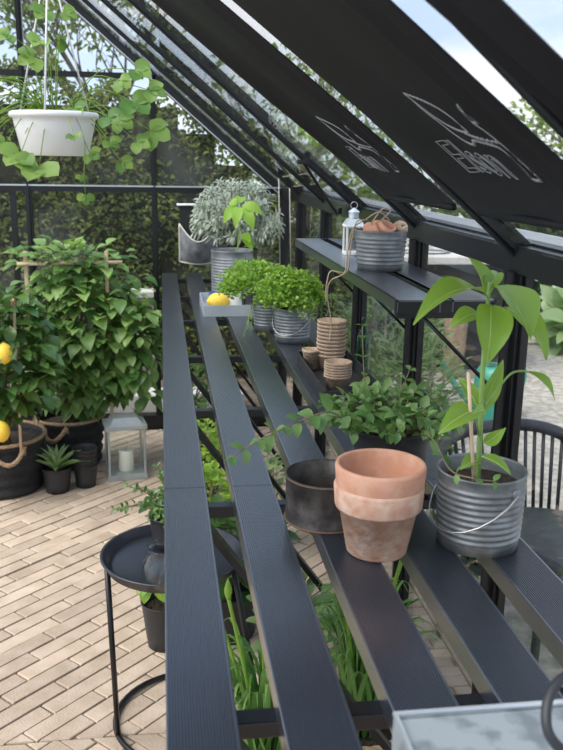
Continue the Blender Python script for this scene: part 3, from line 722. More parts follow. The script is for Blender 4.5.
def lantern_small(c, z0):
    t = thing('shelf_lantern', (c[0], c[1], z0), 'small white metal and glass lantern behind the bucket on the raised shelf', 'lantern')
    x, y = c; mb = MB()
    mb.box((x, y, z0+.004), (.042, .042, .008), bev=.001)
    for a in (-1, 1):
        for b in (-1, 1): mb.box((x+a*.018, y+b*.018, z0+.036), (.004, .004, .06))
    mb.box((x, y, z0+.067), (.044, .044, .005), bev=.001)
    mb.build('frame', M['white'], t)
    mb = MB(); mb.lathe([(.030, .069), (.020, .082), (.012, .084)], (x, y, z0), 4, rot=Matrix.Rotation(PI/4, 3, 'Z'), smooth=False)
    mb.lathe([(.012, .084), (.012, .098)], (x, y, z0), 12); mb.lathe([(.0145, .098), (.004, .106), (.0005, .108)], (x, y, z0), 12)
    mb.build('roof', M['zinclight'], t)
    MB().tube([(x+.008*math.cos(k*PI/8), y, z0+.113+.008*math.sin(k*PI/8)) for k in range(16)], .0009, 5, closed=True).build('ring_handle', M['wire'], t)
    mb = MB()
    for a in (-1, 1): mb.box((x+a*.018, y, z0+.036), (.001, .032, .056)); mb.box((x, y+a*.018, z0+.036), (.032, .001, .056))
    mb.build('glass', M['tglass'], t)
lantern_small((.440, 1.96), SHZ)

# near zinc planter box bottom right with black hoop
t = thing('zinc_box', (.33, .40, BZ), 'pale galvanised box on the near end of the bench, cut off by the frame', 'box')
mb = MB(); x0, x1, y0, y1, h = .172, .56, .20, .556, .097
mb.box(((x0+x1)/2, (y0+y1)/2, BZ+.093), (x1-x0-.006, y1-y0-.006, .003))
for xx in (x0, x1): mb.box((xx, (y0+y1)/2, BZ+h/2), (.004, y1-y0, h), bev=.0015)
for yy in (y0, y1): mb.box(((x0+x1)/2, yy, BZ+h/2), (x1-x0, .004, h), bev=.0015)
mb.box(((x0+x1)/2, (y0+y1)/2, BZ+.003), (x1-x0, y1-y0, .005))
mb.build('box_body', M['zincdark'], t)
mb = MB()
mb.tube([(x0, y0, BZ+h), (x0, y1, BZ+h), (x1, y1, BZ+h), (x1, y0, BZ+h)], .003, 8, closed=True); mb.build('rolled_rim', M['zinclight'], t)
mb = MB(); hp = curve([(.300,.47,.845),(.262,.475,.875),(.258,.485,.893),(.272,.50,.905),(.300,.51,.905),(.335,.50,.885),(.35,.48,.86)])
mb.tube(hp, .0038, 10)
mb.build('black_handle', M['wicker'], t)

# ---------------------------------------------------------------- floor items
def rope(mb, pts, r, closed=False, turns=60, n=5):
    c = [V(p) for p in pts]; m = len(c)
    L = sum((c[i+1]-c[i]).length for i in range(m-1)); N = max(20, int(L/(r*.7)))
    out = []
    for k in range(N+1):
        q = k/N*(m-1); i = min(int(q), m-2); out.append(c[i].lerp(c[i+1], q-i))
    for s in range(3):
        P2 = []
        for k, p in enumerate(out):
            tg = (out[min(k+1, N)]-out[max(k-1, 0)]).normalized(); u = tg.cross(V((0, 0, 1)))
            if u.length < .1: u = V((1, 0, 0))
            u.normalize(); w = tg.cross(u); a = k*r*.7/(r*7)*2*PI+s*2*PI/3
            P2.append(p+(u*math.cos(a)+w*math.sin(a))*r*.5)
        mb.tube(P2, r*.62, n)
def basket(c, rb, rt, H, label, hang_ang, name='woven_basket'):
    t = thing(name, (c[0], c[1], 0), label, 'plant basket', 'black woven baskets')
    mb = MB(); prof = [(.001, 0.001), (rb*.95, .001)]
    for k in range(25):
        q = k/24; r = rb+(rt-rb)*q**.8+.004*math.sin(q*PI*9); prof.append((r, .008+(H-.008)*q))
    prof += [(rt-.006, H), (rt-.010, H-.02), (rb*.9, .02), (.001, .02)]
    mb.lathe(prof, (c[0], c[1], 0), 48); mb.build('basket_body', M['weave'], t)
    mb = MB(); rope(mb, [(c[0]+(rt)*math.cos(a*PI/24), c[1]+rt*math.sin(a*PI/24), H+.003) for a in range(49)], .0072); mb.build('rope_rim', M['rope'], t)
    for ha in hang_ang:
        mb = MB(); pts = []
        for k in range(13):
            a = ha-.36+.72*k/12; s = math.sin(PI*k/12); rr = rt+.010+.02*s
            pts.append((c[0]+rr*math.cos(a), c[1]+rr*math.sin(a), H-.005-.055*s))
        rope(mb, pts, .0085)
        for e in (0, 12):
            p = V(pts[e])
            for z in range(7): mb.tube([p, p+V((rnd(-.014, .014), rnd(-.016, -.004), -rnd(.018, .035)))], .0018, 4)
        mb.build('rope_handle', M['rope'], t)
    soil(t, c, rt-.014, H-.035); return t
def bushy(t, cen, rad, n, L, W, shape, lm, stems=12, base=None, seg=5, smin=.45, hang=.4, droopn=(-.2,.2), name='foliage'):
    ml, ms = MB(), MB(); cen = V(cen); rad = V(rad)
    for k in range(n):
        d = rdir(); q = rnd(smin, 1.05); p = cen+V((d.x*rad.x, d.y*rad.y, d.z*rad.z))*q
        o = (V((d.x, d.y, d.z*.4))+V((rnd(-.6, .6), rnd(-.6, .6), -hang*rnd(0, 2)))).normalized()
        s = rnd(.6, 1.15)
        ml.leaf(p, p+o*L*s, W*s, (o.x*.6+rnd(*droopn), o.y*.6-.2, 1), .1, shape, seg, .14, .04)
        if base is not None and k % max(1, n//stems) == 0:
            b = V(base)+V((rnd(-.02, .02), rnd(-.02, .02), 0)); ms.tube(curve([b, b.lerp(p, .5)+V((0, 0, .05)), p], 4), .0032, 5, r1=.0012)
    if base is not None: ms.build('stems', M['brstem'], t)
    ml.build(name, M[lm], t)

# right basket: climber on trellis
t = basket((-.402, 3.52), .125, .142, .205, 'black woven basket with rope rim holding the leafy climber on canes', (-1.9, 1.2))
for x, y in ((-.222, 3.45), (-.534, 3.45), (-.40, 3.60)):
    MB().box((x, y, .53), (.014, .008, .74)).build('cane', M['bamboo'], t)
MB().tube([(-.565, 3.44, .852), (-.16, 3.44, .858)], .0075, 8).build('cross_cane', M['bamboo'], t)
bushy(t, (-.33, 3.50, .55), (.225, .15, .33), 950, .074, .056, 'heart', 'L_bean', 26, (-.402, 3.52, .17), 5, .5, .5)
bushy(t, (-.12, 3.46, .53), (.13, .10, .29), 230, .075, .048, 'ovate', 'L_bean', 12, (-.38, 3.5, .18), 5, .3, .6, name='side_foliage')
bushy(t, (-.36, 3.48, .87), (.25, .10, .07), 110, .062, .048, 'heart', 'L_bean', 14, (-.40, 3.5, .20), 5, .3, .1, name='top_foliage')
# left basket: lemon tree
t = basket((-.635, 3.25), .15, .168, .215, 'black woven basket with rope handle holding the lemon tree', (-1.25, 1.9))
MB().tube(curve([(-.60,3.17,.19),(-.59,3.17,.40),(-.575,3.16,.60),(-.55,3.15,.72)]), .008, 8, r1=.004).build('trunk', M['brstem'], t)
MB().tube([(-.535, 3.10, .19), (-.530, 3.11, .77)], .005, 8).build('stake', M['bamboo'], t)
mb = MB()
for z in (.745, .752, .760): mb.tube([(-.530+.009*math.cos(a*PI/6), 3.11+.009*math.sin(a*PI/6), z) for a in range(12)], .0032, 5, closed=True)
mb.build('twine_tie', M['rope'], t)
bushy(t, (-.62, 3.15, .55), (.205, .17, .26), 560, .080, .050, 'ovate', 'L_citrus', 24, (-.60, 3.17, .19), 6, .5, .35)
bushy(t, (-.45, 3.07, .47), (.07, .06, .07), 16, .072, .050, 'round', 'L_citrus', 4, (-.60, 3.17, .25), 6, .3, .45, name='low_foliage')
lemon((-.548, 2.965, .600), .029, 'ripe lemon hanging high on the lemon tree', .4, 'lemons on the lemon tree', vert=True)
lemon((-.575, 2.965, .318), .030, 'ripe lemon hanging low on the lemon tree just above the basket', .4, 'lemons on the lemon tree', vert=True)

# aloe pot and stacked nursery pots
t = smallpot((-.421, 3.19), 0, .043, .057, .100, 'plastic', 'potted_aloe', 'small spiky green aloe in a black pot on the brick floor', 'potted plant')
mb = MB()
for k in range(22):
    a = k*2.4; q = k/22; l = .125*(1-.25*q); el = .25+1.1*q
    b = V((-.421+.01*math.cos(a), 3.19+.01*math.sin(a), .085)); d = V((math.cos(a)*math.cos(el), math.sin(a)*math.cos(el), math.sin(el)))
    mb.leaf(b, b+d*l, .020, (0, 0, 1), .09, 'strap', 6, .45)
mb.build('leaves', M['L_aloe'], t)
for k in range(5):
    smallpot((-.318+rnd(-.001,.001), 3.235), .0005+k*.0165, .037, .048, .092, 'plastic', 'nursery_pot', 'empty black nursery pot in the stack beside the aloe, ' + ['lowest of the stack', 'second from the bottom', 'middle one', 'second from the top', 'topmost with its open rim'][k], 'plant pot', 'stack of empty nursery pots', False)

# floor lantern
t = thing('candle_lantern', (-.165, 3.33, 0), 'galvanised box lantern with glass sides and a candle on the brick floor', 'lantern')
Rl = Matrix.Rotation(math.radians(10), 3, 'Z'); lc = V((-.165, 3.33, 0))
def lb(mb, c, d, bev=.0015): mb.box(lc+Rl @ V(c), d, Rl, bev)
w, dd, hh = .158, .125, .235
mb = MB(); lb(mb, (0,0,.010), (w, dd, .020)); lb(mb, (0,0,.023), (w-.006, dd-.006, .006))
for a in (-1, 1):
    for b in (-1, 1): lb(mb, (a*(w/2-.008), b*(dd/2-.008), .12), (.009, .009, .20))
lb(mb, (0,0,.222), (w+.006, dd+.006, .018)); mb.build('frame', M['lanternzinc'], t)
mb = MB(); vs = []
for (sx, sz) in ((.44, .231), (.34, .255), (.30, .257)):
    for a, b in ((-1,-1),(1,-1),(1,1),(-1,1)): vs.append(lc+Rl @ V((a*w*sx*.92, b*dd*sx*.92, sz)))
mb.add(vs, [(0,1,5,4),(1,2,6,5),(2,3,7,6),(3,0,4,7),(4,5,9,8),(5,6,10,9),(6,7,11,10),(7,4,8,11),(8,9,10,11)]); mb.build('roof', M['lanternzinc'], t)
mb = MB()
for a in (-1, 1): lb(mb, (a*(w/2-.008), 0, .12), (.002, dd-.026, .188), 0); lb(mb, (0, a*(dd/2-.008), .12), (w-.026, .002, .188), 0)
mb.build('glass_sides', M['tglass'], t)
t = thing('pillar_candle', (-.163, 3.33, .0265), 'cream pillar candle standing inside the floor lantern', 'candle')
MB().lathe([(.0005, 0), (.029, 0), (.030, .003), (.030, .086), (.028, .088), (.024, .084), (.0005, .083)], (-.163, 3.33, .0265), 28).build('wax', M['cream'], t)
MB().tube([(-.163,3.33,.109),(-.162,3.33,.122)], .0012, 5).build('wick', M['feltin'], t)

# tray table
TZ = .42; TC = (.010, 1.685)
t = thing('tray_table', (TC[0], TC[1], 0), 'low round black tray table half under the bench', 'side table')
MB().lathe([(.0005, 0), (.128, 0), (.140, .004), (.149, .022), (.153, .025), (.153, .028), (.147, .028), (.137, .0075), (.126, .004), (.0005, .004)], (TC[0], TC[1], TZ), 72).build('tray_top', M['traymat'], t)
RC = (.045, 1.735); mb = MB()
mb.tube([(RC[0]+.172*math.cos(a*PI/24), RC[1]+.172*math.sin(a*PI/24), .0068) for a in range(48)], .0064, 8, closed=True); mb.build('floor_ring', M['frame'], t)
for a0 in (198, 340, 90):
    a = math.radians(a0); p = (RC[0]+.172*math.cos(a), RC[1]+.172*math.sin(a)); b = math.radians(a0-6)
    q = (TC[0]+.140*math.cos(b), TC[1]+.140*math.sin(b))
    MB().tube([(p[0], p[1], .009), (q[0], q[1], TZ+.006)], .0062, 8).build('leg', M['frame'], t)
t = thing('glass_vase', (-.006, 1.572, TZ+.005), 'round ribbed clear glass vase on the black tray table', 'vase')
pr = [(.0005, 0), (.022, 0), (.036, .012), (.046, .034), (.045, .052), (.033, .072), (.032, .080), (.037, .090)]
inn = [(r-.0025, z+.003) for r, z in pr[::-1][1:]]; inn[-1] = (.0005, .004)
MB().lathe(pr+[(.0345, .090)]+inn, (-.006, 1.572, TZ+.005), 40).build('bowl', M['tglass'], t)
mb = MB()
for k in range(9):
    a = k*PI/4.5; mb.tube([(-.006+(r+.0006)*math.cos(a+i*.12), 1.572+(r+.0006)*math.sin(a+i*.12), TZ+.005+z) for i, (r, z) in enumerate(pr[1:])], .0012, 5)
mb.build('glass_ribs', M['tglass'], t)
t = smallpot((.005, 1.765), TZ+.005, .036, .046, .075, 'plastic', 'potted_mint', 'small leafy plant in a black pot on the tray table behind the vase', 'potted plant')
ml, ms = MB(), MB(); b = V((.005, 1.765, TZ+.065))
for e in ((-.115,1.74,.525),(-.095,1.74,.53),(-.085,1.75,.575),(-.065,1.75,.57),(-.02,1.76,.615),(-.012,1.75,.60),(.04,1.75,.58)):
    e = V(e); sprig(ml, ms, [b, b.lerp(e, .5)+V((0,0,.02)), e], 6, .024, .015, 'ovate', .0013, .1, .3)
for k in range(40):
    d = rdir(.1, 1); e = b+V((d.x*.05, d.y*.045, d.z*.075)); sprig(ml, ms, [b, (b+e)/2, e], 3, .024, .016, s0=.6)
ml.build('foliage', M['L_mint'], t); ms.build('stems', M['brstem'], t)
t = smallpot((-.010, 2.06), 0, .048, .064, .13, 'plastic', 'floor_pot', 'tall black pot with lime leaves on the floor behind the tray table', 'potted plant')
bushy(t, (-.02, 2.06, .20), (.07, .06, .05), 46, .045, .032, 'ovate', 'L_lime', 4, (-.01, 2.06, .14), 4)

# ---------------------------------------------------------------- under the bench
def strap_plant(c, z0, n, l, spread, label, name='agapanthus', buds=3, pot=True):
    t = thing(name, (c[0], c[1], 0), label, 'potted plant', 'strap-leaved plants under the bench')
    mb = MB(); shell(mb, .07, .09, 0, .17, (c[0], c[1], 0), .004, 36, lip=.005); mb.build('pot', M['weave'], t)
    mb = MB(); rope(mb, [(c[0]+.091*math.cos(a*PI/20), c[1]+.091*math.sin(a*PI/20), .172) for a in range(41)], .0085); mb.build('rope_rim', M['rope'], t)
    soil(t, c, .08, .15); mb = MB()
    for k in range(n):
        a = rnd(0, 2*PI); q = rnd(.25, 1); b = V((c[0]+rnd(-.03, .03), c[1]+rnd(-.03, .03), .15)); L = l*rnd(.7, 1.1)
        o = V((math.cos(a), math.sin(a), 0)); prev = b; W = rnd(.008, .013); pts = []
        for i in range(9):
            s = i/8; pts.append(b+o*(spread*q*s**1.3)+V((0, 0, L*(math.sin(s*PI*(.5+.22*q))))))
        side = o.cross(V((0,0,1))); vs = []
        for i, p in enumerate(pts):
            s = i/8; w = W/2*(1-s**3)*min(1, .6+s*3); vs += [p-side*w+V((0,0,w*.4)), p, p+side*w+V((0,0,w*.4))]
        mb.add(vs, [f for i in range(8) for f in ((i*3, i*3+1, i*3+4, i*3+3), (i*3+1, i*3+2, i*3+5, i*3+4))], True)
    mb.build('strap_leaves', M['L_strap'], t)
    for k in range(buds):
        e = V((c[0]+rnd(-.09, .09), c[1]+rnd(-.1, .02), rnd(.48, .60))); b = V((c[0], c[1], .15))
        mb = MB(); mb.tube(curve([b, b.lerp(e, .5)+V((0,0,.03)), e], 5), .0032, 6)
        mb.lathe([(.003, 0), (.006, .010), (.0062, .018), (.003, .030), (.0005, .036)], e-V((0,0,.004)), 10); mb.build('flower_stalk', M['L_lime'], t)
strap_plant((.165, 1.30), 0, 120, .27, .17, 'strap-leaved plant with green bud in a rope-rimmed pot, under the first bench gap')
strap_plant((.375, 1.45), 0, 120, .28, .18, 'strap-leaved plant with tall buds under the bench, seen right of the second slat', buds=4)
def under(c, rb, H, cen, rad, n, L, W, shape, lm, label, name='potted_herb', pm='plastic'):
    t = thing(name, (c[0], c[1], 0), label, 'potted plant', 'potted herbs on the floor under the bench')
    mb = MB(); shell(mb, rb*.8, rb, 0, H, (c[0], c[1], 0), .004, 30, lip=.004); mb.build('pot', M[pm], t); soil(t, c, rb*.9, H*.88)
    bushy(t, cen, rad, n, L, W, shape, lm, 8, (c[0], c[1], H*.85), 4, .3, .1)
under((.16, 2.10), .09, .14, (.16, 2.08, .24), (.13, .14, .12), 200, .07, .05, 'ovate', 'L_deep', 'dark leafy potted plant on the floor under the bench, behind the tray table')
under((.15, 2.62), .08, .12, (.15, 2.62, .20), (.11, .12, .09), 260, .03, .026, 'obov', 'L_lime', 'lime green leafy herb on the floor under the bench', pm='plastic')
under((.13, 3.10), .08, .12, (.14, 3.08, .22), (.10, .14, .11), 280, .03, .026, 'obov', 'L_lime', 'lime green herb on the floor under the far half of the bench')
under((.10, 3.62), .08, .12, (.12, 3.6, .28), (.10, .14, .16), 220, .045, .030, 'ovate', 'L_bean', 'mid green leafy plant on the floor under the far end of the bench')
under((.30, 1.78), .06, .10, (.30, 1.76, .20), (.09, .09, .11), 90, .06, .035, 'ovate', 'L_shrub', 'loose leafy plant on the floor under the middle of the bench')
under((.33, 2.62), .07, .12, (.33, 2.60, .24), (.09, .12, .14), 150, .05, .02, 'lance', 'L_shrub', 'narrow-leaved plant on the floor beneath the parsley buckets')

# ---------------------------------------------------------------- hanging strawberry pot
hc = V((-.272, 2.36, 1.263))
t = thing('hanging_planter', hc, 'white plastic hanging pot of strawberry plants on pale strands', 'hanging planter')
mb = MB(); mb.lathe([(.0005, 0), (.080, 0), (.085, .004), (.102, .080), (.1045, .094), (.112, .095), (.114, .100), (.112, .108), (.107, .110), (.103, .106), (.098, .080), (.080, .006), (.0005, .005)], hc, 48)
mb.build('pot', M['white'], t)
mb = MB(); mb.lathe([(.100, .094), (.05, .100), (.0005, .102)], hc, 24); mb.build('soil', M['soil'], t)
top = V((-.270, 2.36, 1.745))
for a0 in (265, 40, 150):
    a = math.radians(a0); p = hc+V((.111*math.cos(a), .111*math.sin(a), .100))
    MB().tube([p, p.lerp(top, .5), top], .0026, 6, r1=.002).build('hanging_strand', M['white'], t)
hz = rz(top.x)-.010
MB().tube(curve([top-V((0,0,.006)), top+V((.006,0,.03)), (top.x, 2.36, hz-.02), (top.x, 2.36, hz)]), .002, 6).build('hook', M['white'], t)
ml, ms = MB(), MB()
def trifol(p, d, L, nrm):
    d = V(d).normalized(); n = V(nrm); 
    for a in (-1.15, 0, 1.15):
        e = Quaternion(n.normalized(), a) @ d
        ml.leaf(p, p+e*L, L*.82, nrm, .06, 'round', 6, .14, .05)
b = hc+V((0, 0, .10))
TR = [((-.099,2.3,1.451),.045),((-.061,2.3,1.476),.05),((-.025,2.3,1.429),.045),((-.07,2.28,1.40),.055),((-.102,2.3,1.354),.05),((-.027,2.3,1.331),.055),((-.06,2.27,1.30),.05),((-.13,2.26,1.36),.05),((-.129,2.28,1.30),.045),
 ((-.295,2.20,1.235),.068),((-.34,2.21,1.262),.055),((-.38,2.25,1.29),.045),((-.282,2.36,1.610),.045),((-.235,2.36,1.615),.04),((-.291,2.32,1.54),.05),((-.252,2.38,1.555),.045),((-.31,2.33,1.50),.05),((-.362,2.3,1.549),.04),((-.215,2.30,1.38),.04),((-.43,2.33,1.36),.05),((-.46,2.3,1.28),.045),((-.42,2.28,1.43),.04),((-.49,2.3,1.40),.045),((-.18,2.30,1.27),.04),((-.10,2.30,1.25),.04),((-.21,2.22,1.31),.03)]
for e, L in TR:
    e = V(e); o = (e-b); oh = V((o.x, o.y, 0)); 
    ms.tube(curve([b+oh*.15, b.lerp(e, .55)+V((0,0,.045)), e], 5), .0016, 5, r1=.001)
    dn = oh.normalized() if oh.length > .02 else V((rnd(-1,1), -1, 0)).normalized()
    trifol(e, dn+V((rnd(-.4, .4), 0, -.5)), L*(rnd(.68, .98) if L < .054 else 1.05), (rnd(-.3,.3), -.75, .65))
for k in range(26):                                                    # spidery runners at the left
    e = b+V((-rnd(.05, .2), rnd(-.1, .1), rnd(-.05, .09)))
    ms.tube(curve([b+V((-.03, 0, 0)), b.lerp(e, .5)+V((0, 0, .04)), e], 4), .0013, 4)
for e, L in (((-.195,2.3,1.165),.026), ((-.205,2.3,1.215),.016)):
    ms.tube(curve([b+V((.06,-.08,0)), (-.19, 2.27, 1.30), (-.197, 2.29, 1.22), e], 5), .0009, 4); trifol(V(e), (0,-.2,-1), L, (0,-1,.2))
ms.build('leaf_stalks', M['L_lime'], t); ml.build('foliage', M['L_straw'], t)

# ---------------------------------------------------------------- outside: right
def clump(name, c, rad, n, L, W, lm, label, cat, group=None, shape='lance', seg=2, smin=.6, core=None, trunk=None, ground=0, hang=.1):
    t = thing(name, (c[0], c[1], ground), label, cat, group); ml = MB(); cen = V(c); 
    for k in range(n):
        d = rdir(); q = rnd(smin, 1.05)*(1+.12*math.sin(d.x*7+c[0])*math.cos(d.z*6)); p = cen+V((d.x*rad[0], d.y*rad[1], d.z*rad[2]))*q
        if p.z < ground: p.z = ground+rnd(0, .1)
        o = (d+V((rnd(-1, 1), rnd(-1, 1), rnd(-.6, .9)-hang))).normalized(); s = rnd(.6, 1.2)
        ml.leaf(p, p+o*L*s, W*s, (d.x+rnd(-.5, .5), d.y-.2, d.z+.5), .08, shape, seg, .15)
    ml.build('foliage', M[lm], t)
    ms = MB()
    if trunk:
        base = V((c[0], c[1], ground)); ms.tube([base, base.lerp(cen, .6)+V((.05, 0, 0)), cen+V((0, 0, rad[2]*.5))], trunk, 8, r1=trunk*.4)
        for k in range(14):
            d = rdir(-.1, 1); e = cen+V((d.x*rad[0], d.y*rad[1], d.z*rad[2]))*.9; s = base.lerp(cen, rnd(.5, 1.0))
            ms.tube(curve([s, s.lerp(e, .5)+V((0, 0, .1)), e], 4), trunk*.3, 5, r1=trunk*.06)
    else:
        for k in range(10):
            d = rdir(.0, 1); e = cen+V((d.x*rad[0], d.y*rad[1], d.z*rad[2]))*.7; ms.tube([(c[0], c[1], ground), e], .006, 5)
    ms.build('trunk' if trunk else 'stems', M['bark'], t)
    return t
G = 'garden shrubs outside the glass wall'
clump('garden_shrub', (.98, 3.2, .32), (.21, .26, .32), 1500, .065, .010, 'L_shrub', 'fine-leaved green shrub outside the glass wall, behind the mint', 'shrub', G)
clump('garden_shrub', (1.12, 4.15, .34), (.28, .30, .36), 1800, .07, .014, 'L_shrub', 'fine-leaved shrub outside the glass, behind the peat pots', 'shrub', G)
clump('garden_shrub', (1.5, 6.7, .50), (.32, .30, .45), 1200, .09, .02, 'L_shrub', 'taller leafy shrub outside, rising toward the garden counter', 'shrub', G)
clump('garden_shrub', (.86, 2.45, .10), (.10, .22, .10), 500, .05, .016, 'L_deep', 'low dark plant outside at the foot of the glass wall', 'shrub', G, 'ovate')
clump('hosta_clump', (3.2, 5.6, .16), (.5, .38, .28), 420, .22, .12, 'L_hosta', 'pale green broad-leaved clump on the gravel outside at right', 'plant', None, 'ovate', 5)
clump('hosta_clump', (2.2, 6.1, .14), (.22, .22, .18), 180, .18, .09, 'L_hosta', 'smaller pale green clump outside, behind the pepper plant', 'plant', None, 'ovate', 5)
clump('dark_hedge', (4.5, 7.0, .5), (2.1, .4, .75), 5200, .12, .06, 'L_hedge2', 'dark green hedge across the gravel at the right', 'hedge', None, 'ovate')
# garden counter with sink tap
t = thing('garden_counter', (1.75, 5.2, 0), 'pale stone topped outdoor kitchen counter beyond the glass wall', 'counter')
MB().box((1.75, 5.25, .69), (1.0, .62, .045), bev=.006).build('worktop', M['stone'], t)
mb = MB(); mb.box((1.75, 5.27, .34), (.9, .5, .64)); mb.build('cabinet', M['frame'], t)
MB().lathe([(.15, .006), (.14, .001), (.12, -.004), (.0005, -.006)], (1.62, 5.2, .716), 28, 1.2, .8).build('basin', M['zinc'], t)
MB().tube(curve([(1.72,5.42,.71),(1.72,5.42,.86),(1.70,5.38,.89),(1.66,5.30,.88)]), .014, 8).build('tap', M['white'], t)
# teal watering can
c = V((1.66, 3.98, 0)); t = thing('watering_can', c, 'teal green watering can on the gravel outside the glass wall', 'watering can')
MB().lathe([(.0005, 0), (.115, 0), (.12, .01), (.105, .24), (.085, .27), (.07, .275), (.068, .27), (.09, .25), (.0005, .24)], c, 32).build('can_body', M['teal'], t)
MB().tube(curve([c+V((-.09,0,.05)), c+V((-.2,0,.16)), c+V((-.30,0,.31))]), .02, 8, r1=.012).build('spout', M['teal'], t)
MB().tube(curve([c+V((-.06,0,.26)), c+V((-.02,0,.36)), c+V((.09,0,.36)), c+V((.15,0,.22)), c+V((.11,0,.10))]), .011, 8).build('handle', M['teal'], t)
t = thing('wicker_basket', (1.74, 4.85, 0), 'tall brown wicker basket outside behind the watering can', 'basket')
mb = MB(); mb.lathe([(.0005, 0), (.055, 0)]+[(.058+.015*k/20+.003*(k % 2), .02+.40*k/20) for k in range(21)]+[(.066, .42), (.05, .03), (.0005, .03)], (1.74, 4.85, 0), 30); mb.build('basket_body', M['basketwood'], t)
# wicker lounge chair
ch = V((1.02, 2.02, 0)); t = thing('lounge_chair', ch, 'low black wicker lounge chair with slatted back outside the glass wall', 'chair')
Rc = Matrix.Rotation(math.radians(14), 3, 'Z')
def cp(x, y, z): return ch+Rc @ V((x, y, z))
rim = [(-.27,-.36,.425),(-.28,-.18,.43),(-.285,0,.445),(-.26,.14,.475),(-.19,.235,.52),(-.08,.27,.54),(.08,.27,.54),(.19,.235,.52),(.26,.14,.475),(.285,0,.42),(.28,-.18,.395),(.27,-.33,.36)]
rim = [(x, y, z-.03) for x, y, z in rim]
rc = curve([cp(*p) for p in rim], 4)
MB().tube(rc, .019, 10).build('top_rail', M['wicker'], t)
low = [cp(x*.86, y*.80, .245) for x, y, z in rim]; lc2 = curve(low, 4)
MB().tube(lc2, .012, 8).build('seat_rail', M['wicker'], t)
mb = MB()
for i in range(3, len(rc)-3, 1):
    mb.tube([rc[i], rc[i].lerp(lc2[i], .5)+V((0,0,-.0)), lc2[i]], .0055, 6)
mb.build('back_spindles', M['wicker'], t)
mb = MB(); mb.lathe([(.0005, 0), (.235, 0), (.25, .012), (.245, .035), (.0005, .045)], cp(0, -.02, .235), 36); mb.build('seat_pad', M['cushion'], t)
for x, y in ((-.24,-.28),(.24,-.28),(-.18,.17),(.18,.17)):
    MB().tube([cp(x, y, .30 if y < 0 else .25), cp(x*1.05, y*1.05, 0)], .011, 8).build('leg', M['wicker'], t)

# ---------------------------------------------------------------- outside: behind the gable
t = clump('conifer_hedge', (-.35, 5.35, .70), (1.0, .4, .9), 10, .05, .02, 'L_hedge', 'tall mossy green hedge filling the view behind the end wall', 'hedge')
def hedge(t, x0, x1, yb, H, n):
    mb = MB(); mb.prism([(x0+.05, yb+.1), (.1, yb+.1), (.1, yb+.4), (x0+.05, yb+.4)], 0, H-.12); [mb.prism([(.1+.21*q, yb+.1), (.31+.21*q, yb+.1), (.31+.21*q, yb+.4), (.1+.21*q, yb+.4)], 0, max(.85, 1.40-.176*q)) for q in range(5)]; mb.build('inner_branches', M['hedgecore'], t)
    ml = MB()
    for k in range(n):
        x = rnd(x0, x1); z = rnd(0, H); bump = .10*math.sin(x*5.3+z*3)*math.sin(z*4.1+x)+.05*math.sin(x*13+z*11)
        y = yb+bump+rnd(0, .10); top = H+.10*math.sin(x*6)+.06*math.sin(x*17)
        top = min(top, 1.53-(x-.22)*.84+.03*math.sin(x*23)) if x > -.2 else top
        top = max(top, .9)
        z *= top/H
        if R.random() < .16: y = yb+rnd(0, .5); z = top+rnd(-.04, .07)
        o = V((rnd(-1, 1), rnd(-1.1, .1), rnd(-.7, .9))).normalized(); s = rnd(.5, 1.3)
        ml.leaf((x, y, z), V((x, y, z))+o*.038*s, .019*s, (rnd(-.5, .5), -1, rnd(0, 1)), .1, 'ovate', 2, .2)
    ml.build('leaves', M['L_hedge'], t)
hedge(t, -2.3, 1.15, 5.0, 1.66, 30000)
# weathered chair-like planter + kerb behind gable
t = thing('weathered_post', (-.112, 4.42, 0), 'grey weathered wooden planter box standing outside the end wall', 'planter')
mb = MB()
for k in range(5): mb.box((-.165+.028*k, 4.42, .30), (.026, .10, .54), bev=.003)
mb.build('planks', M['twood'], t); MB().box((-.109, 4.42, .585), (.17, .13, .03), bev=.004).build('top_cap', M['stone'], t)
t = MB().box((-.25, 4.27, .05), (1.3, .16, .10), bev=.008).build('stone_kerb', M['stone']); tag(t, 'pale stone kerb along the ground outside the end wall', 'kerb')
TG = 'trees beyond the greenhouse'
def bare_tree(c, H, spread, n, label, leaves, lm='L_tree', L=.09, W=.05, r=.05):
    t = thing('garden_tree', (c[0], c[1], 0), label, 'tree', TG); ms, ml = MB(), MB(); base = V((c[0], c[1], 0)); tips = []
    def br(p, d, l, r_, dep):
        e = p+d*l; m = p.lerp(e, .5)+V((rnd(-.06, .06), rnd(-.06, .06), 0))*l
        ms.tube(curve([p, m, e], 3), r_, 5, r1=r_*.6)
        if dep == 0: tips.append(e); return
        for k in range(3):
            nd = (d+V((rnd(-1, 1), rnd(-1, 1), rnd(-.25, .6)))*.75).normalized(); br(e if k < 2 else m, nd, l*rnd(.6, .8), r_*.58, dep-1)
        if dep <= 2: tips.append(e)
    for k in range(n):
        br(base+V((0, 0, H*rnd(.25, .45))), V((rnd(-.7, .7)*spread, rnd(-.5, .5)*spread, 1)).normalized(), H*.25, r*.6, 4)
    ms.tube([base, base+V((.03, 0, H*.25)), base+V((0, 0, H*.5))], r, 8, r1=r*.6)
    ms.build('branches', M['bark'], t)
    for p in tips:
        for k in range(leaves):
            q = p+V((rnd(-1, 1), rnd(-1, 1), rnd(-1, 1)))*.22; ml.leaf(q, q+rdir()*L, W, (rnd(-1,1), rnd(-1,1), 1), .1, 'ovate', 2, .15)
    ml.build('foliage', M[lm], t)
bare_tree((-3.0, 8.0), 3.6, 1.0, 4, 'thin spring tree with sparse leaves behind the hedge at far left', 6)
bare_tree((-.6, 9.8), 3.8, 1.0, 4, 'sparse branching tree rising over the hedge left of centre', 7)
bare_tree((1.3, 7.8), 2.3, .8, 3, 'slender tree seen through the roof glass near the gable', 2, r=.04)
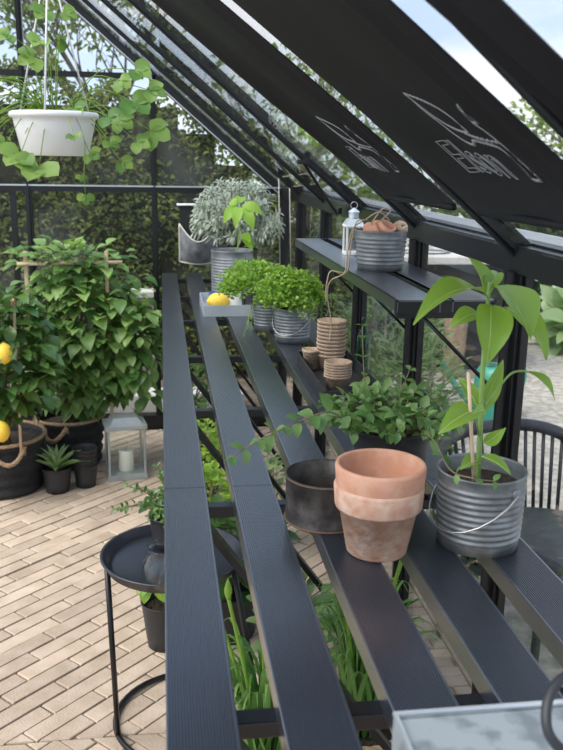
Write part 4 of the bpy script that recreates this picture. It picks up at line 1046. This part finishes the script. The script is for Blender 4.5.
bare_tree((6.2, 7.6), 3.4, 1.1, 5, 'large leafy tree at the upper right beyond the roof glass', 14, 'L_tree', .10, .06, .07)
for i, (x, y, z, rx, rzz, n, L) in enumerate(((3.1, 9.3, 1.05, 1.0, .85, 2400, .11), (5.5, 11.0, 1.3, 1.1, 1.15, 2600, .13), (8.9, 12.0, 1.5, 1.3, 1.5, 3000, .13), (10.8, 7.6, 1.7, 1.3, 1.9, 2600, .15), (1.9, 12.0, .9, 1.1, .8, 1500, .13))):
    clump('garden_tree', (x, y, z), (rx, .8, rzz), n, L, L*.55, 'L_tree', ['rounded leafy tree seen between roof bars above the far wall', 'broad leafy tree seen above the near blind corner', 'bushy tree beyond the gravel at right', 'tall dense tree at the far right beyond the gravel', 'rounded tree just right of the gable behind the hedge'][i], 'tree', TG, 'ovate', trunk=.07)

# ---------------------------------------------------------------- world, sun, camera
w = bpy.data.worlds.new('sky'); SC.world = w; w.use_nodes = True; nt = w.node_tree; N = nt.nodes; Lk = nt.links
bg = N['Background']; tc = N.new('ShaderNodeTexCoord'); sep = N.new('ShaderNodeSeparateXYZ'); Lk.new(tc.outputs['Generated'], sep.inputs[0])
gr = N.new('ShaderNodeValToRGB'); gr.color_ramp.elements[0].position = 0; gr.color_ramp.elements[0].color = (.62, .74, .88, 1)
gr.color_ramp.elements[1].position = .7; gr.color_ramp.elements[1].color = (.20, .40, .80, 1); Lk.new(sep.outputs['Z'], gr.inputs[0])
mp = N.new('ShaderNodeMapping'); mp.inputs['Scale'].default_value = (1, 1, 2.6); Lk.new(tc.outputs['Generated'], mp.inputs[0])
nz = N.new('ShaderNodeTexNoise'); nz.inputs['Scale'].default_value = 3.2; nz.inputs['Detail'].default_value = 8; nz.inputs['Roughness'].default_value = .55; Lk.new(mp.outputs[0], nz.inputs[0])
cr = N.new('ShaderNodeValToRGB'); cr.color_ramp.elements[0].position = .42; cr.color_ramp.elements[1].position = .62; Lk.new(nz.outputs['Fac'], cr.inputs[0])
mx = N.new('ShaderNodeMix'); mx.data_type = 'RGBA'; mx.inputs[7].default_value = (.92, .94, .97, 1); Lk.new(cr.outputs[0], mx.inputs[0]); Lk.new(gr.outputs[0], mx.inputs[6])
Lk.new(mx.outputs[2], bg.inputs[0]); bg.inputs[1].default_value = .9
sl = bpy.data.lights.new('sun', 'SUN'); sl.energy = 3.6; sl.angle = math.radians(60); sl.color = (1, .95, .88)
so = bpy.data.objects.new('sun', sl); COL.objects.link(so)
so.rotation_euler = V((-.55, -.25, .8)).to_track_quat('Z', 'Y').to_euler()

cam = bpy.data.cameras.new('camera'); co = bpy.data.objects.new('camera', cam); COL.objects.link(co); SC.camera = co
yv = V((-120.5, 217, -851)).normalized(); up = V((55, 3370, 851)).normalized(); up = (up-yv*up.dot(yv)).normalized(); xv = yv.cross(up)
co.matrix_world = Matrix.Translation((0, 0, 1.262)) @ Matrix((xv, yv, up)).to_4x4()
cam.sensor_fit = 'VERTICAL'; cam.sensor_height = 36; cam.lens = 36*851/750; cam.clip_start = .02
cam.dof.use_dof = True; cam.dof.focus_distance = 1.5; cam.dof.aperture_fstop = 11
SC.view_settings.view_transform = 'Standard'; SC.view_settings.look = 'None'; SC.view_settings.gamma = 1; SC.view_settings.exposure = .65
SC.cycles.transparent_max_bounces = 32; SC.cycles.max_bounces = 8
